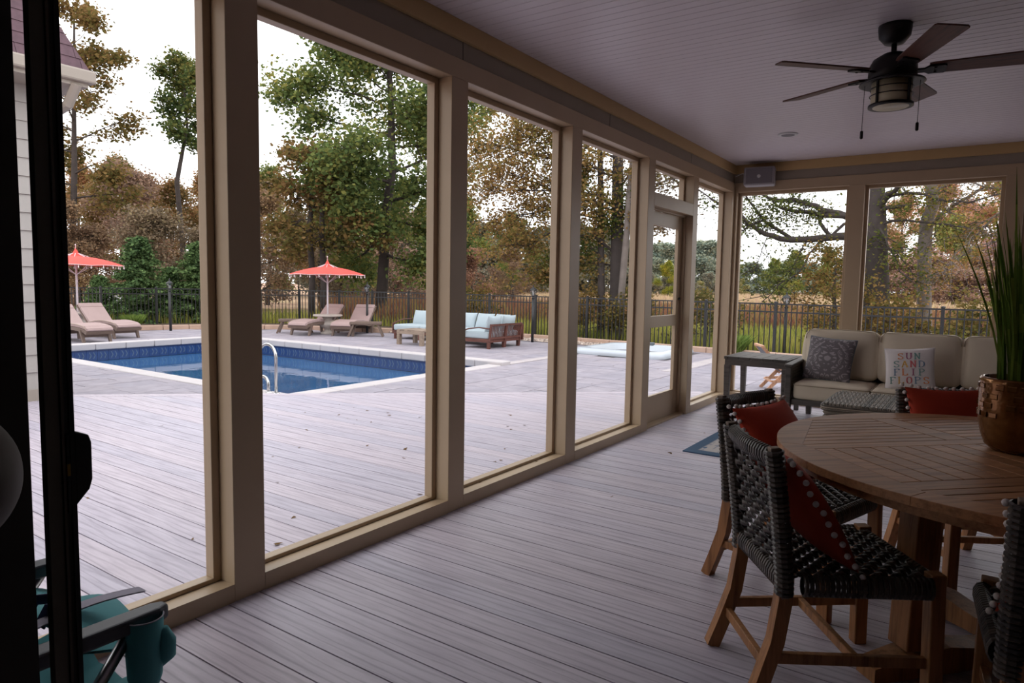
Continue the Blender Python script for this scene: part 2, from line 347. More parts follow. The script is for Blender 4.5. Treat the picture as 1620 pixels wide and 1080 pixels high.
def rounded(sx, sy, sz, r, puff=0, n=8, puffxy=0):
    """soft cushion: rounded box with crowned faces, centred at origin"""
    mb = MB(); hx, hy, hz = sx/2, sy/2, sz/2; idx = {}
    def pt(a, b, c):
        p = Vector((a*hx, b*hy, c*hz)); q = Vector((max(-hx+r, min(hx-r, p.x)), max(-hy+r, min(hy-r, p.y)), max(-hz+r, min(hz-r, p.z))))
        d = p-q
        if d.length > 1e-9: d.normalize()
        o = q+d*r if d.length > 0 else p
        ww = (1-a*a)*(1-b*b); o.z += puff*ww*c
        if puffxy: o.y += puffxy*(1-a*a)*(1-c*c)*b; o.x += puffxy*(1-b*b)*(1-c*c)*a
        return o
    def g(i): return math.sin((i/n-.5)*PI)
    for ax in range(3):
        for sg in (-1, 1):
            base = len(mb.v); vs = []
            for i in range(n+1):
                for j in range(n+1):
                    a, b = g(i), g(j); t = [0, 0, 0]; t[ax] = sg; t[(ax+1) % 3] = a; t[(ax+2) % 3] = b
                    p = pt(*t); key = (round(p.x, 5), round(p.y, 5), round(p.z, 5))
                    if key not in idx: idx[key] = len(mb.v); mb.v.append(tuple(p))
                    vs.append(idx[key])
            for i in range(n):
                for j in range(n):
                    q = [vs[i*(n+1)+j], vs[(i+1)*(n+1)+j], vs[(i+1)*(n+1)+j+1], vs[i*(n+1)+j+1]]
                    if sg < 0: q.reverse()
                    u = []
                    for k in q:
                        if k not in u: u.append(k)
                    if len(u) >= 3: mb.f.append(tuple(u)); mb.mi.append(0)
    return mb
def pillow(w, h, t, n=16, pinch=.06):
    """throw pillow in the local xy plane, thickness along z"""
    mb = MB()
    def P(u, v, s):
        k = 1-pinch*(1-abs(u)**2)*abs(v)**4; k2 = 1-pinch*(1-abs(v)**2)*abs(u)**4
        z = t/2*((1-abs(u)**2.2)*(1-abs(v)**2.2))**.45
        return (u*w/2*k2, v*h/2*k, s*z)
    for s in (1, -1):
        b = len(mb.v)
        for i in range(n+1):
            for j in range(n+1): mb.v.append(P(math.sin((i/n-.5)*PI), math.sin((j/n-.5)*PI), s))
        for i in range(n):
            for j in range(n):
                q = (b+i*(n+1)+j, b+(i+1)*(n+1)+j, b+(i+1)*(n+1)+j+1, b+i*(n+1)+j+1)
                mb.f.append(q if s > 0 else q[::-1]); mb.mi.append(0)
    mb.P = P; return mb
def ringloop(pts, r, n=6):
    mb = MB(); mb.tube(list(pts)+[pts[0], pts[1]], r, n, False); return mb

# ================================================================ SETTING
X0 = -2.43; YF = 8.14; YB = .10; XR = 1.75; ZC = 2.755
P0 = 1.397  # board phase
PW = .1444
# --- interior floor: one board per plank
fl = struct(empty('floor'))
MB().box(X0-.12, XR, -.2, YF+.1, -.26, -.032).obj('subfloor', M['dark_gap'], fl)
bm_ = MB().box(X0-.11, XR, -PW/2+.003, PW/2-.003, -.026, 0).mesh('board', M['deck'])
k0 = int(math.floor((-.1-P0)/PW))
for k in range(k0, int((YF+.08-P0)/PW)+1):
    link('board', bm_, fl, (0, P0+(k+.5)*PW, 0))
# --- outer deck with a diagonal edge
deck = struct(empty('deck'))
def dx(y): return -8.2+(y-3.34)*(5.25/4.77)   # x of the diagonal edge
for k in range(int((-1.4-P0)/PW), int((8.2-P0)/PW)+1):
    y0 = P0+k*PW+.003; y1 = P0+(k+1)*PW-.003; xe0 = max(dx(y0), -9.4); xe1 = max(dx(y1), -9.4)
    if xe1 > -2.6: continue
    o = MB().prism([(xe0, y0-(y0+y1)/2), (-2.552, y0-(y0+y1)/2), (-2.552, y1-(y0+y1)/2), (xe1, y1-(y0+y1)/2)], -.026, 0).obj('board', M['deck'], deck)
    o.location = (0, (y0+y1)/2, 0)
d0 = Vector((dx(1.2), 1.2, 0)); d1 = Vector((dx(8.3), 8.3, 0)); dd = (d1-d0).normalized(); pn = Vector((-dd.y, dd.x, 0))
MB().beam(d0-pn*-.0+pn*.07+Vector((0, 0, -.012)), d1+pn*.07+Vector((0, 0, -.012)), .135, .026).obj('border_board', M['deck'], deck)
MB().prism([(-9.4, -1.5), (-2.552, -1.5), (-2.552, 8.2), (dx(8.2)+.02, 8.2), (dx(2.3)+.02, 2.3), (-9.4, 2.3)], -.2, -.03).obj('joist_frame', M['dark_gap'], deck)
# --- long screened wall
T = M['trim']; XO = X0-.15
wl = struct(empty('wall_left'))
posts = [(.72, .86), (1.57, 1.715), (2.925, 3.07), (4.265, 4.41), (5.625, 5.77), (6.77, 6.905), (8.06, YF+.15)]
for a, b in posts:
    bev(MB().box(XO, X0, a, b, 0, 2.445).obj('post', T, wl), .003)
bev(MB().box(XO, X0, .3, YF+.15, 2.445, 2.553).obj('header', T, wl), .003)
MB().box(XO, X0-.012, .3, YF+.15, 2.553, 2.655).obj('beam_board', M['band'], wl)
for i in range(4): MB().box(X0-.013, X0-.0105, 1.2+i*1.83, 1.203+i*1.83, 2.555, 2.653).obj('board_seam', M['dark_gap'], wl)
bev(MB().box(XO, X0+.012, .3, YF+.15, 2.655, ZC).obj('crown_board', M['trim_crown'], wl), .003)
for a, b in ((.86, 1.57), (1.715, 2.925), (3.07, 4.265), (4.41, 5.625), (6.905, 8.06)):
    mb = MB(); vs = [(X0, a, 0), (X0, b, 0), (X0, b, .075), (X0, a, .075), (XO-.01, a, 0), (XO-.01, b, 0), (XO-.01, b, .062), (XO-.01, a, .062)]
    mb.add(vs, [(0, 1, 2, 3), (5, 4, 7, 6), (3, 2, 6, 7), (1, 0, 4, 5), (0, 3, 7, 4), (1, 5, 6, 2)]); mb.obj('sill', T, wl)
def stops(par, y0, y1, z0, z1, x, axis='y', w=.034, d=.055):
    """screen frame set back in an opening; pieces: two stiles, two rails"""
    def bx(a, b, c, e):
        m = MB()
        if axis == 'y': m.box(x-d, x, a, b, c, e)
        else: m.box(a, b, x, x+d, c, e)
        return m
    for n, q in (('screen_stile', (y0, y0+w, z0, z1)), ('screen_stile', (y1-w, y1, z0, z1)), ('screen_rail', (y0+w, y1-w, z0, z0+w*.55)), ('screen_rail', (y0+w, y1-w, z1-w, z1))):
        bev(bx(*q).obj(n, T, par), .003)
    m = MB(); e = w*.9
    if axis == 'y': xx = x-d*.6; m.add([(xx, y0+e, z0+e*.5), (xx, y1-e, z0+e*.5), (xx, y1-e, z1-e), (xx, y0+e, z1-e)], [(0, 1, 2, 3)])
    else: xx = x+d*.6; m.add([(y0+e, xx, z0+e*.5), (y1-e, xx, z0+e*.5), (y1-e, xx, z1-e), (y0+e, xx, z1-e)], [(0, 1, 2, 3)])
    m.obj('insect_screen', M['screen'], par)
wi = 0
for a, b, z0, z1 in ((.86, 1.57, .068, 2.445), (1.715, 2.925, .068, 2.445), (3.07, 4.265, .068, 2.445), (4.41, 5.625, .068, 2.445), (5.77, 6.77, 2.165, 2.445), (6.905, 8.06, .068, 2.445)):
    wi += 1; w = struct(empty('window_%d' % wi)); stops(w, a, b, z0, z1, X0-.095)
# transom bar and screen door
bev(MB().box(XO, X0, 5.77, 6.77, 2.045, 2.165).obj('transom_bar', T, wl), .003)
dr = struct(empty('door_1')); xd = X0-.10; ya, yb = 5.785, 6.755
for n, q in (('door_stile', (ya, ya+.11, .015, 2.03)), ('door_stile', (yb-.11, yb, .015, 2.03)), ('top_rail', (ya+.11, yb-.11, 1.90, 2.03)), ('lock_rail', (ya+.11, yb-.11, .93, 1.04)), ('kick_panel', (ya+.11, yb-.11, .015, .27))):
    bev(MB().box(xd-.035, xd, *q).obj(n, T, dr), .003)
MB().box(xd-.05, X0-.02, 5.77, 6.77, 0, .016).obj('threshold', T, dr)
for z0, z1 in ((1.04, 1.90), (.27, .93)):
    MB().add([(xd-.02, ya+.105, z0-.005), (xd-.02, yb-.105, z0-.005), (xd-.02, yb-.105, z1+.005), (xd-.02, ya+.105, z1+.005)], [(0, 1, 2, 3)]).obj('insect_screen', M['screen'], dr)
for q in ((5.77, 5.787), (6.753, 6.77)): MB().box(xd, xd+.03, q[0], q[1], .015, 2.045).obj('door_stop', T, dr)
MB().box(xd, xd+.03, 5.787, 6.753, 2.03, 2.045).obj('door_stop', T, dr)
MB().lathe([(.004, 0), (.012, .003), (.012, .02), (.004, .024)], 12).obj('door_knob', M['blackmetal'], dr, (xd, yb-.055, 1.2), (0, PI/2, 0), True)
# --- far wall
wf = struct(empty('wall_back')); YO = YF+.15
for a, b in ((X0, X0+.03), (-1.205, -1.055), (.165, .315), (1.53, XR)):
    bev(MB().box(a, b, YF, YO, 0, 2.445).obj('post', T, wf), .003)
bev(MB().box(X0, XR, YF, YO, 2.445, 2.553).obj('header', T, wf), .003)
MB().box(X0-.012, XR, YF+.012, YO, 2.553, 2.655).obj('beam_board', M['band'], wf)
bev(MB().box(X0+.012, XR, YF-.012, YO, 2.655, ZC).obj('crown_board', M['trim_crown'], wf), .003)
for a, b in ((X0+.03, -1.205), (-1.055, .165), (.315, 1.53)):
    MB().box(a, b, YF, YO+.01, 0, .075).obj('sill', T, wf); wi += 1
    w = struct(empty('window_%d' % wi)); stops(w, a, b, .07, 2.445, YF+.075, 'x')
# --- right wall (house) and wall behind the camera, both dim
wr = struct(empty('wall_right'))
for k in range(15): MB().box(XR, XR+.03, YB, YO, k*.19, k*.19+.187).obj('siding_board', M['wallint'], wr)
MB().box(XR+.03, XR+.2, -4.5, YO+.4, -.2, 3.1).obj('wall_core', M['dark'], wr)
wfr = struct(empty('wall_front'))
MB().box(-2.6, -.85, .10, .304, -.02, ZC).obj('wall_panel', M['dark'], wfr)
MB().box(1.2, XR, .10, .304, 0, ZC).obj('wall_panel', M['dark'], wfr)
MB().box(-.85, 1.2, .10, .304, 2.13, ZC).obj('lintel', M['dark'], wfr)
# dark room the camera stands in
rm = struct(empty('wall_room'))
for q in ((-2.7, 1.95, -4.6, -4.5, 0, 2.8), (-2.7, -2.6, -4.5, .3, -.2, ZC), (-2.7, 1.95, -4.6, .1, -.2, -.03), (-2.7, 1.95, -4.6, .1, 2.7, 2.8)):
    MB().box(*q).obj('room_panel', M['roompaint'], rm)
# --- ceiling: beadboard planks
ce = struct(empty('ceiling')); PC = .0725
mb = MB(); w = PC/2; e = .004; L0, L1 = X0+.0, XR
prof = [(-w+.0006, .012), (-w+.0006, .004), (-w+e, 0), (w-e, 0), (w-.0006, .004), (w-.0006, .012)]
vs = [(x, y, z) for x in (L0, L1) for y, z in prof]; n6 = 6
mb.add(vs, [(i, i+1, n6+i+1, n6+i) for i in range(5)]+[(5, 0, n6, n6+5), (0, 1, 2, 3, 4, 5), (11, 10, 9, 8, 7, 6)])
pm = mb.mesh('plank', M['ceil'])
for k in range(int((YF-.3)/PC)+1): link('plank', pm, ce, (0, .304+PC/2+k*PC, ZC))
MB().box(X0-.4, XR+.3, -.2, YO+.5, ZC+.012, ZC+.18).obj('roof_deck', M['dark'], ce)
MB().box(X0-.45, X0-.4, -.2, YO+.5, ZC-.1, ZC+.3).obj('roof_fascia', M['trim'], ce)
MB().box(X0-.4, XO, -.2, YO+.45, ZC-.02, ZC+.012).obj('soffit', M['trim'], ce)

# --- ground, patio, pool
ZP = -.15; PX0, PX1, PY0, PY1 = -15.4, -7.28, 5.5, 9.94
def holed(x0, x1, y0, y1, z0, z1):
    m = MB()
    for q in ((x0, PX0, y0, y1), (PX1, x1, y0, y1), (PX0, PX1, y0, PY0), (PX0, PX1, PY1, y1)): m.box(*q, z0, z1)
    return m
struct(holed(-400, 400, -60, 500, -.5, -.34).obj('ground', M['meadow']))
curbpath = [(-23.6, 2.0), (-21.6, 6.0), (-20.6, 8.2), (-19.75, 9.8), (-18.95, 11.7), (-17.3, 13.2), (-15.0, 14.05), (-13.3, 14.9), (-11.6, 15.65), (-8.4, 15.5), (-5.0, 15.2), (-1.9, 14.85), (2.0, 14.3), (8, 13.6)]
pat = struct(empty('patio'))
m = MB(); poly = [(8, 2.2), (8, 13.6)]+curbpath[::-1][1:]+[(-23.6, 2.2)]
for q in (((PX1, 2.2), (8, 2.2), (8, 13.6), (2.0, 14.3), (-1.9, 14.85), (-5, 15.2), (PX1, 15.43)), ((PX1, PY1), (PX1, 15.43), (-8.4, 15.5), (-11.6, 15.65), (-13.3, 14.9), (-15, 14.05), (PX0, 13.9), (PX0, PY1)), ((PX0, PY1), (PX0, 13.9), (-17.3, 13.2), (-18.95, 11.7), (-19.75, 9.8), (PX0, 9.8)), ((PX0, 2.2), (PX0, 9.8), (-19.75, 9.8), (-20.6, 8.2), (-21.6, 6), (-23.6, 2.2)), ((PX0, 2.2), (PX1, 2.2), (PX1, PY0), (PX0, PY0))):
    m.prism(q[::-1] if sum((q[i][0]-q[i-1][0])*(q[i][1]+q[i-1][1]) for i in range(len(q))) > 0 else q, -.335, ZP-.012)
m.obj('paver_bed', M['joint'], pat)
def inside(x, y):
    r = False; n = len(poly); j = n-1
    for i in range(n):
        (xi, yi), (xj, yj) = poly[i], poly[j]
        if (yi > y) != (yj > y) and x < (xj-xi)*(y-yi)/(yj-yi)+xi: r = not r
        j = i
    return r
rng = random.Random(4); pav = []; light = []
def strips(x0, x1, y0, y1):
    x = x0
    while x < x1-.05:
        w_ = min(rng.choice((.3, .45, .45, .6)), x1-x)
        if x1-x-w_ < .15: w_ = x1-x
        y = y0-rng.random()*.4
        while y < y1-.02:
            l_ = rng.choice((.3, .45, .6, .6, .75)); a = max(y, y0); b = min(y+l_, y1); y += l_
            if b-a > .04: pav.append((x, x+w_, a, b))
        x += w_
CW = .27
strips(PX1+CW, 8, 2.3, 15.2); strips(PX0-CW, PX1+CW, 2.3, PY0-CW); strips(PX0-CW, PX1+CW, PY1+CW, 15.7); strips(-23.4, PX0-CW, 2.3, 14)
tubq = (-7.25, -5.15, 12.75, 15.0)
nearp = []; farp = MB(); r2 = random.Random(9)
for q in pav:
    cx, cy = (q[0]+q[1])/2, (q[2]+q[3])/2
    if not all(inside(a, b) for a in q[:2] for b in q[2:]): continue
    if tubq[0] < cx < tubq[1] and tubq[2] < cy < tubq[3]: continue
    if cx > dx(cy)+.5 and cy < 8.15 and cx > -9: 
        if cx < 1.9: continue
    if cx > X0-.1 and cy < 8.2: continue
    vis = cx < .02*cy+.6 and cy > 2.6
    dist = math.hypot(cx, cy)
    (nearp.append((dist, q)) if vis and dist < 17 else nearp.append((dist+100, q)))
nearp.sort()
for i, (d_, q) in enumerate(nearp):
    g_ = .004; z1 = ZP+r2.uniform(-.002, .002)
    if i < 296:
        o = MB().box(-(q[1]-q[0])/2+g_, (q[1]-q[0])/2-g_, -(q[3]-q[2])/2+g_, (q[3]-q[2])/2-g_, -.05, 0).obj('paver', M['paver'], pat); o.location = ((q[0]+q[1])/2, (q[2]+q[3])/2, z1)
    else: farp.box(q[0]+g_, q[1]-g_, q[2]+g_, q[3]-g_, ZP-.05, z1)
farp.obj('far_pavers', M['paver'], pat)['kind'] = 'stuff'
for a, b, y0, y1 in ((PX1+.02, PX1+CW, PY1+CW, 12.7), (-4.5, -4.2, 11.2, 15.1)):
    y = y0
    while y < y1-.1: MB().box(a+.004, b-.004, y+.004, min(y+.6, y1)-.004, ZP, ZP+.006).obj('border_stone', M['paverlight'], pat); y += .6
# pool
pool = empty('swimming_pool', ((PX0+PX1)/2, (PY0+PY1)/2, ZP)); tag(pool, 'rectangular in-ground swimming pool with blue water, chevron waterline band and white coping', 'pool')
pc = pool.location
def rel(*q): return (q[0]-pc.x, q[1]-pc.x, q[2]-pc.y, q[3]-pc.y, q[4]-pc.z, q[5]-pc.z)
basin = MB(); zb = -1.6; ZW = -.455
for q in ((PX0-.1, PX0, PY0-.1, PY1+.1, zb, ZP-.03), (PX1, PX1+.1, PY0-.1, PY1+.1, zb, ZP-.03), (PX0, PX1, PY0-.1, PY0, zb, ZP-.03), (PX0, PX1, PY1, PY1+.1, zb, ZP-.03), (PX0-.1, PX1+.1, PY0-.1, PY1+.1, zb-.1, zb)): basin.box(*rel(*q))
basin.obj('basin', M['liner'], pool)
MB().add([(PX0-pc.x, PY0-pc.y, ZW-pc.z), (PX1-pc.x, PY0-pc.y, ZW-pc.z), (PX1-pc.x, PY1-pc.y, ZW-pc.z), (PX0-pc.x, PY1-pc.y, ZW-pc.z)], [(0, 1, 2, 3)]).obj('water', M['water'], pool)
def cop(x0, x1, y0, y1, zt, name='coping_stone'):
    L = max(x1-x0, y1-y0); n = max(1, round(L/.6)); along = (x1-x0) > (y1-y0)
    for i in range(n):
        a = i*L/n; b = (i+1)*L/n
        q = (x0+a+.003, x0+b-.003, y0, y1) if along else (x0, x1, y0+a+.003, y0+b-.003)
        bev(MB().box(*rel(*q, ZP-.07, zt)).obj(name, M['coping'], pool), .022, 3)
cop(PX0-CW, PX1+CW, PY0-CW, PY0+.03, ZP+.012); cop(PX1-.03, PX1+CW, PY0+.03, PY1-.03, ZP+.012)
cop(PX0-CW, PX1+CW, PY1-.03, PY1+CW, ZP+.07); cop(PX0-CW, PX0+.03, PY0+.03, PY1-.03, ZP+.07)
tm = MB(); tm.box(-.108, .108, -.006, 0, -.115, .115); tm.cur = 1
for s in (-1, 1):
    for x_ in (-.05, .03):
        tm.beam((x_, -.008, s*.07), (x_+.035, -.008, 0), .003, .016, (1, 0, .3))
tm.cur = 2; tm.box(-.108, .108, -.009, -.006, .085, .115)
M['tile_dk'] = plain('deep_blue_tile_edge', srgb(26, 46, 92), .3)
tme = tm.mesh('tile', [M['tile'], M['tilelight'], M['tile_dk']])
zt = -.335
for i in range(int((PX1-PX0)/.22)+1): link('tile', tme, pool, (PX0+.11+i*.22-pc.x, PY1-.002-pc.y, zt-pc.z)) if PX0+.22+i*.22 < PX1 else None
for i in range(int((PY1-PY0)/.22)+1):
    if PY0+.22+i*.22 < PY1: link('tile', tme, pool, (PX0+.002-pc.x, PY0+.11+i*.22-pc.y, zt-pc.z), (0, 0, PI/2))
# pool hand rails
def arc(c, r, a0, a1, n=10, ax=(1, 0)): return [(c[0]+ax[0]*r*math.cos(a0+(a1-a0)*i/n), c[1]+ax[1]*r*math.cos(a0+(a1-a0)*i/n), c[2]+r*math.sin(a0+(a1-a0)*i/n)) for i in range(n+1)]
hr = empty('pool_handrail', (-7.40, 5.42, ZP)); tag(hr, 'tall stainless steel grab rail arching over the near pool corner', 'handrail')
MB().tube([(0, 0, 0), (0, 0, .45)]+arc((-.17, 0, .47), .17, 0, 2.2, 12)+[(-.75, 0, .25), (-1.0, 0, -.1), (-1.05, 0, -.7)], .021, 10).obj('rail', M['steel'], hr, smooth=True)
MB().lathe([(.05, 0), (.05, .012), (.03, .025)], 16).obj('flange', M['steel'], hr, smooth=True)
hr = empty('pool_handrail', (-7.56, 5.42, ZP)); tag(hr, 'low stainless steel grab rail loop beside the taller pool rail', 'handrail')
MB().tube([(0, 0, 0), (0, 0, .08)]+arc((-.11, 0, .1), .11, 0, 1.5, 8)+[(-.35, 0, .2), (-.6, 0, 0), (-.62, 0, -.6)], .021, 10).obj('rail', M['steel'], hr, smooth=True)
MB().lathe([(.05, 0), (.05, .012), (.03, .025)], 16).obj('flange', M['steel'], hr, smooth=True)
# curb of stones, planting bed and gravel
cb = empty('stone_curb', (0, 0, ZP)); tag(cb, 'low tan stone curb edging the pool patio in front of the black fence', 'curb')
def along(path, step):
    out_ = []; 
    for i in range(len(path)-1):
        a = Vector(path[i]+(0,)); b = Vector(path[i+1]+(0,)); n = max(1, round((b-a).length/step))
        for k in range(n): out_.append((a.lerp(b, k/n), a.lerp(b, (k+1)/n)))
    return out_
for a, b in along(curbpath[:-1], .8):
    d = (b-a).normalized()*.006; bev(MB().beam(a+d, b-d, .16, .24, w2=.16, h2=.24).obj('curb_stone', M['curb'], cb), .015)
bed = MB(); fpath = [(-24.5, 6.9), (-23.4, 8.5), (-22.42, 10.09), (-21.6, 11.38), (-20.9, 12.68), (-20.0, 13.85), (-18.9, 14.8), (-17.65, 15.45), (-16.5, 15.85), (-15.2, 16.2), (-13.5, 16.25), (-11.9, 16.15), (-10.15, 15.95), (-8.4, 15.72), (-6.75, 15.55), (-5.13, 15.38), (-3.55, 15.2), (-2.0, 15.0), (-.5, 14.8), (1.2, 14.6), (2.9, 14.4), (4.6, 14.2)]
struct(MB().prism([(-24.5, 7), (-23.0, 3.2), (-21.6, 6.0), (-20.6, 8.2), (-19.75, 9.8), (-18.95, 11.7), (-17.3, 13.2), (-15, 14.05), (-13.3, 14.9), (-11.6, 15.65), (-11.6, 16.3), (-15.2, 16.5), (-18.9, 15.1), (-21.0, 13)], -.34, -.13).obj('planting_bed', M['soil']))
gr = np.random.RandomState(3); gv = MB()
for i in range(2600):
    if i % 3 == 0: x = gr.uniform(-14.2, -11.6); y = 14.25+(x+14.2)*.4+gr.uniform(0, .5)
    else: x = gr.uniform(-12, -7.3); y = gr.uniform(14.75, 15.45)-.02*(x+8)
    r = gr.uniform(.02, .05); z = ZP+r*.3
    a = gr.uniform(0, 6); pts = [(x+r*math.cos(a+k*PI/2.0)*1.2, y+r*math.sin(a+k*PI/2.0), z) for k in range(4)]
    b = len(gv.v); gv.v += pts+[(x, y, z+r*.8)]; gv.f += [(b, b+1, b+4), (b+1, b+2, b+4), (b+2, b+3, b+4), (b+3, b, b+4)]; gv.mi += [0]*4
tag(gv.obj('gravel_bed', M['gravel']), 'strip of mixed tan river gravel along the fence behind the mahogany sectional', 'gravel', kind='stuff')

# --- fence
fe = empty('metal_fence', (0, 0, 0)); tag(fe, 'black metal picket fence running all around the pool patio', 'fence')
ZT = 1.0; bml = M['blackmetal']
pmx = MB().box(-.03, .03, -.03, .03, -.34, ZT+.03).lathe([(.045, ZT+.03), (.045, ZT+.045), (.01, ZT+.06)], 4).mesh('post', bml)
pk = MB().box(-.009, .009, -.009, .009, -.24, ZT-.002).mesh('picket', bml); cnt = 0; rest = MB()
for i, (x, y) in enumerate(fpath):
    link('post', pmx, fe, (x, y, 0))
    if i == len(fpath)-1: break
    a = Vector((x, y, 0)); b = Vector(fpath[i+1]+(0,)); L = (b-a).length; n = round(L/.112)
    for z, h in ((ZT, .03), (ZT-.17, .03), (-.14, .03)):
        MB().beam(a+Vector((0, 0, z)), b+Vector((0, 0, z)), .03, h).obj('rail', bml, fe)
    an = math.atan2(b.y-a.y, b.x-a.x)
    for k in range(1, n):
        p = a.lerp(b, k/n)
        if cnt < 297 and 2 <= i: link('picket', pk, fe, p, (0, 0, an)); cnt += 1
        else: rest.box(p.x-.009, p.x+.009, p.y-.009, p.y+.009, -.24, ZT-.002)
rest.obj('end_pickets', bml, fe)['kind'] = 'stuff'

# --- house wing at the left
hw = empty('house_wing', (-8.2, 3.0, 0)); tag(hw, 'grey sided house wing with burgundy shingle roof and cream gutter at far left', 'house')
sd_ = MB().add([(0, 0, 0), (.018, 0, 0), (0, 0, .186), (0, 6, 0), (.018, 6, 0), (0, 6, .186)], [(0, 1, 2), (5, 4, 3), (1, 4, 5, 2), (0, 3, 4, 1), (0, 2, 5, 3)]).mesh('siding_board', M['siding'])
for k in range(17): link('siding_board', sd_, hw, (0, -5.75, .12+k*.186))
MB().box(-5, .0, -5.75, .25, -.3, 3.3).obj('wall_core', M['siding'], hw)
MB().box(0, .03, .17, .27, -.1, 3.3).obj('corner_board', M['gutter'], hw)
MB().box(-.0, .03, -5.75, .17, -.1, .12).obj('base_board', M['gutter'], hw)
MB().box(-5.3, .44, -6.3, .44, 3.28, 3.34).obj('soffit', M['gutter'], hw)
MB().tube([(.44, .33, 3.3), (.3, .3, 3.1), (.06, .25, 3.0), (.06, .25, .1)], .045, 8, sx=1.2).obj('downspout', M['gutter'], hw)
g_ = MB(); g_.box(.38, .50, -6.3, .50, 3.32, 3.45); bev(g_.obj('gutter', M['gutter'], hw), .02)
sl = 2.25; ex, ey, ez = .46, .46, 3.44
core = MB(); core.add([(ex, -6.3, ez), (ex, ey, ez), (ex-1.0, ey-1.0, ez+sl), (ex-1.0, -6.3, ez+sl), (-5.3, ey, ez), (-4.3, ey-1, ez+sl), (-5.3, -6.3, ez), (-4.3, -6.3, ez+sl)], [(0, 1, 2, 3), (1, 4, 5, 2), (4, 6, 7, 5), (3, 2, 5, 7), (0, 6, 4, 1)]); core.obj('roof_core', M['shingle'], hw)
rs = random.Random(5)
for c_ in range(20):
    s0 = c_*.055; s1 = s0+.062; y = -2.6
    while y < ey-s0-.02:
        w_ = rs.choice((.22, .3, .36)); y2 = min(y+w_, ey-s0); y2t = min(y2, ey-s1); t = .012
        MB().add([(ex-s0+t, y, ez+s0*sl), (ex-s0+t, y2-.006, ez+s0*sl), (ex-s1+.003, max(y, y2t-.006), ez+s1*sl), (ex-s1+.003, y, ez+s1*sl), (ex-s0, y, ez+s0*sl), (ex-s0, y2-.006, ez+s0*sl)], [(0, 1, 2, 3), (4, 5, 1, 0), (1, 5, 2), (0, 3, 4), (4, 3, 2, 5)]).obj('shingle', M['shingle'], hw)
        y += w_
# ================================================================ INTERIOR THINGS
# --- ceiling fan
FX, FY = -.455, 4.3
fan = empty('ceiling_fan', (FX, FY, ZC)); tag(fan, 'dark bronze ceiling fan with five walnut blades and caged lantern light', 'ceiling fan')
MB().lathe([(.02, -.1), (.05, -.095), (.078, -.06), (.083, -.02), (.083, -.001)], 32).obj('canopy', M['fanmetal'], fan, smooth=True)
MB().lathe([(.014, -.2), (.014, -.09)], 16).lathe([(.03, -.18), (.022, -.15), (.014, -.145)], 20).obj('downrod', M['fanmetal'], fan, smooth=True)
MB().lathe([(.02, -.145), (.055, -.152), (.1, -.18), (.118, -.215), (.12, -.25), (.12, -.29), (.1, -.30)], 36).obj('motor_housing', M['fanmetal'], fan, smooth=True)
MB().lathe([(.1, -.262), (.118, -.285), (.16, -.302), (.163, -.308), (.15, -.311), (.09, -.3)], 36).obj('light_rim', M['fanmetal'], fan, smooth=True)
sh = MB().lathe([(.084, -.436), (.088, -.434), (.1, -.425), (.1, -.30)], 36).obj('glass_shade', M['glassfrost'], fan, smooth=True)
for z in (-.335, -.372): MB().tube([(.106*math.cos(2*PI*k/32), .106*math.sin(2*PI*k/32), z) for k in range(33)], .0028, 6, False).obj('cage_ring', M['fanmetal'], sh, smooth=True)
MB().lathe([(.088, -.433), (.112, -.433), (.112, -.42), (.1, -.42), (.1, -.425), (.088, -.43)], 36).obj('bottom_ring', M['fanmetal'], sh, smooth=True)
for k in range(4):
    a = PI/4+k*PI/2+.2; MB().beam((.107*math.cos(a), .107*math.sin(a), -.305), (.107*math.cos(a), .107*math.sin(a), -.425), .01, .008, (math.cos(a), math.sin(a), 0)).obj('cage_bar', M['fanmetal'], sh)
bl = MB(); pts = [(.17, -.05), (.2, -.056), (.64, -.07), (.66, -.064), (.69, .055), (.675, .068), (.2, .056), (.17, .05)]
bl.prism(pts, -.004, .004); blm = bl.mesh('blade', M['bladewood'])
ib = MB().prism([(.09, -.02), (.15, -.018), (.17, -.04), (.24, -.042), (.25, -.03), (.25, .03), (.24, .042), (.17, .04), (.15, .018), (.09, .02)], -.014, -.004)
ib.lathe([(.007, -.018), (.007, -.014)], 8, .2, -.022).lathe([(.007, -.018), (.007, -.014)], 8, .2, .022); ibm = ib.mesh('blade_bracket', M['fanmetal'])
for a in (8, 80, 152, 224, 296):
    b = link('blade', blm, fan, (0, 0, -.245), (math.radians(-12), 0, math.radians(a))); b.rotation_mode = 'XYZ'
    b.rotation_euler = (Matrix.Rotation(math.radians(a), 3, 'Z') @ Matrix.Rotation(math.radians(-11), 3, 'X')).to_euler()
    link('blade_bracket', ibm, b)
for x, y, l in ((-.13, -.02, .25), (.135, .0, .23)):
    pchn = MB().tube([(x, y, -.3), (x-.003, y, -.3-l)], .0016, 5).obj('pull_chain', M['fanmetal'], fan)
    MB().tube([(x-.003, y, -.3-l), (x-.003, y, -.303-l), (x-.003, y, -.34-l), (x-.003, y, -.345-l)], [.004, .008, .0085, .005], 10).obj('fob', M['fanmetal'], pchn, smooth=True)
# recessed light
rl = empty('recessed_light', (-1.54, 6.73, ZC)); tag(rl, 'small round white recessed light in the beadboard ceiling', 'ceiling light')
MB().lathe([(.06, -.012), (.084, -.010), (.09, -.002), (.09, .0), (.06, .0)], 32).obj('trim_ring', M['white'], rl, smooth=True)
MB().lathe([(.04, -.013), (.058, -.0135), (.06, -.012)], 32).obj('lens', M['grille'], rl, smooth=True)
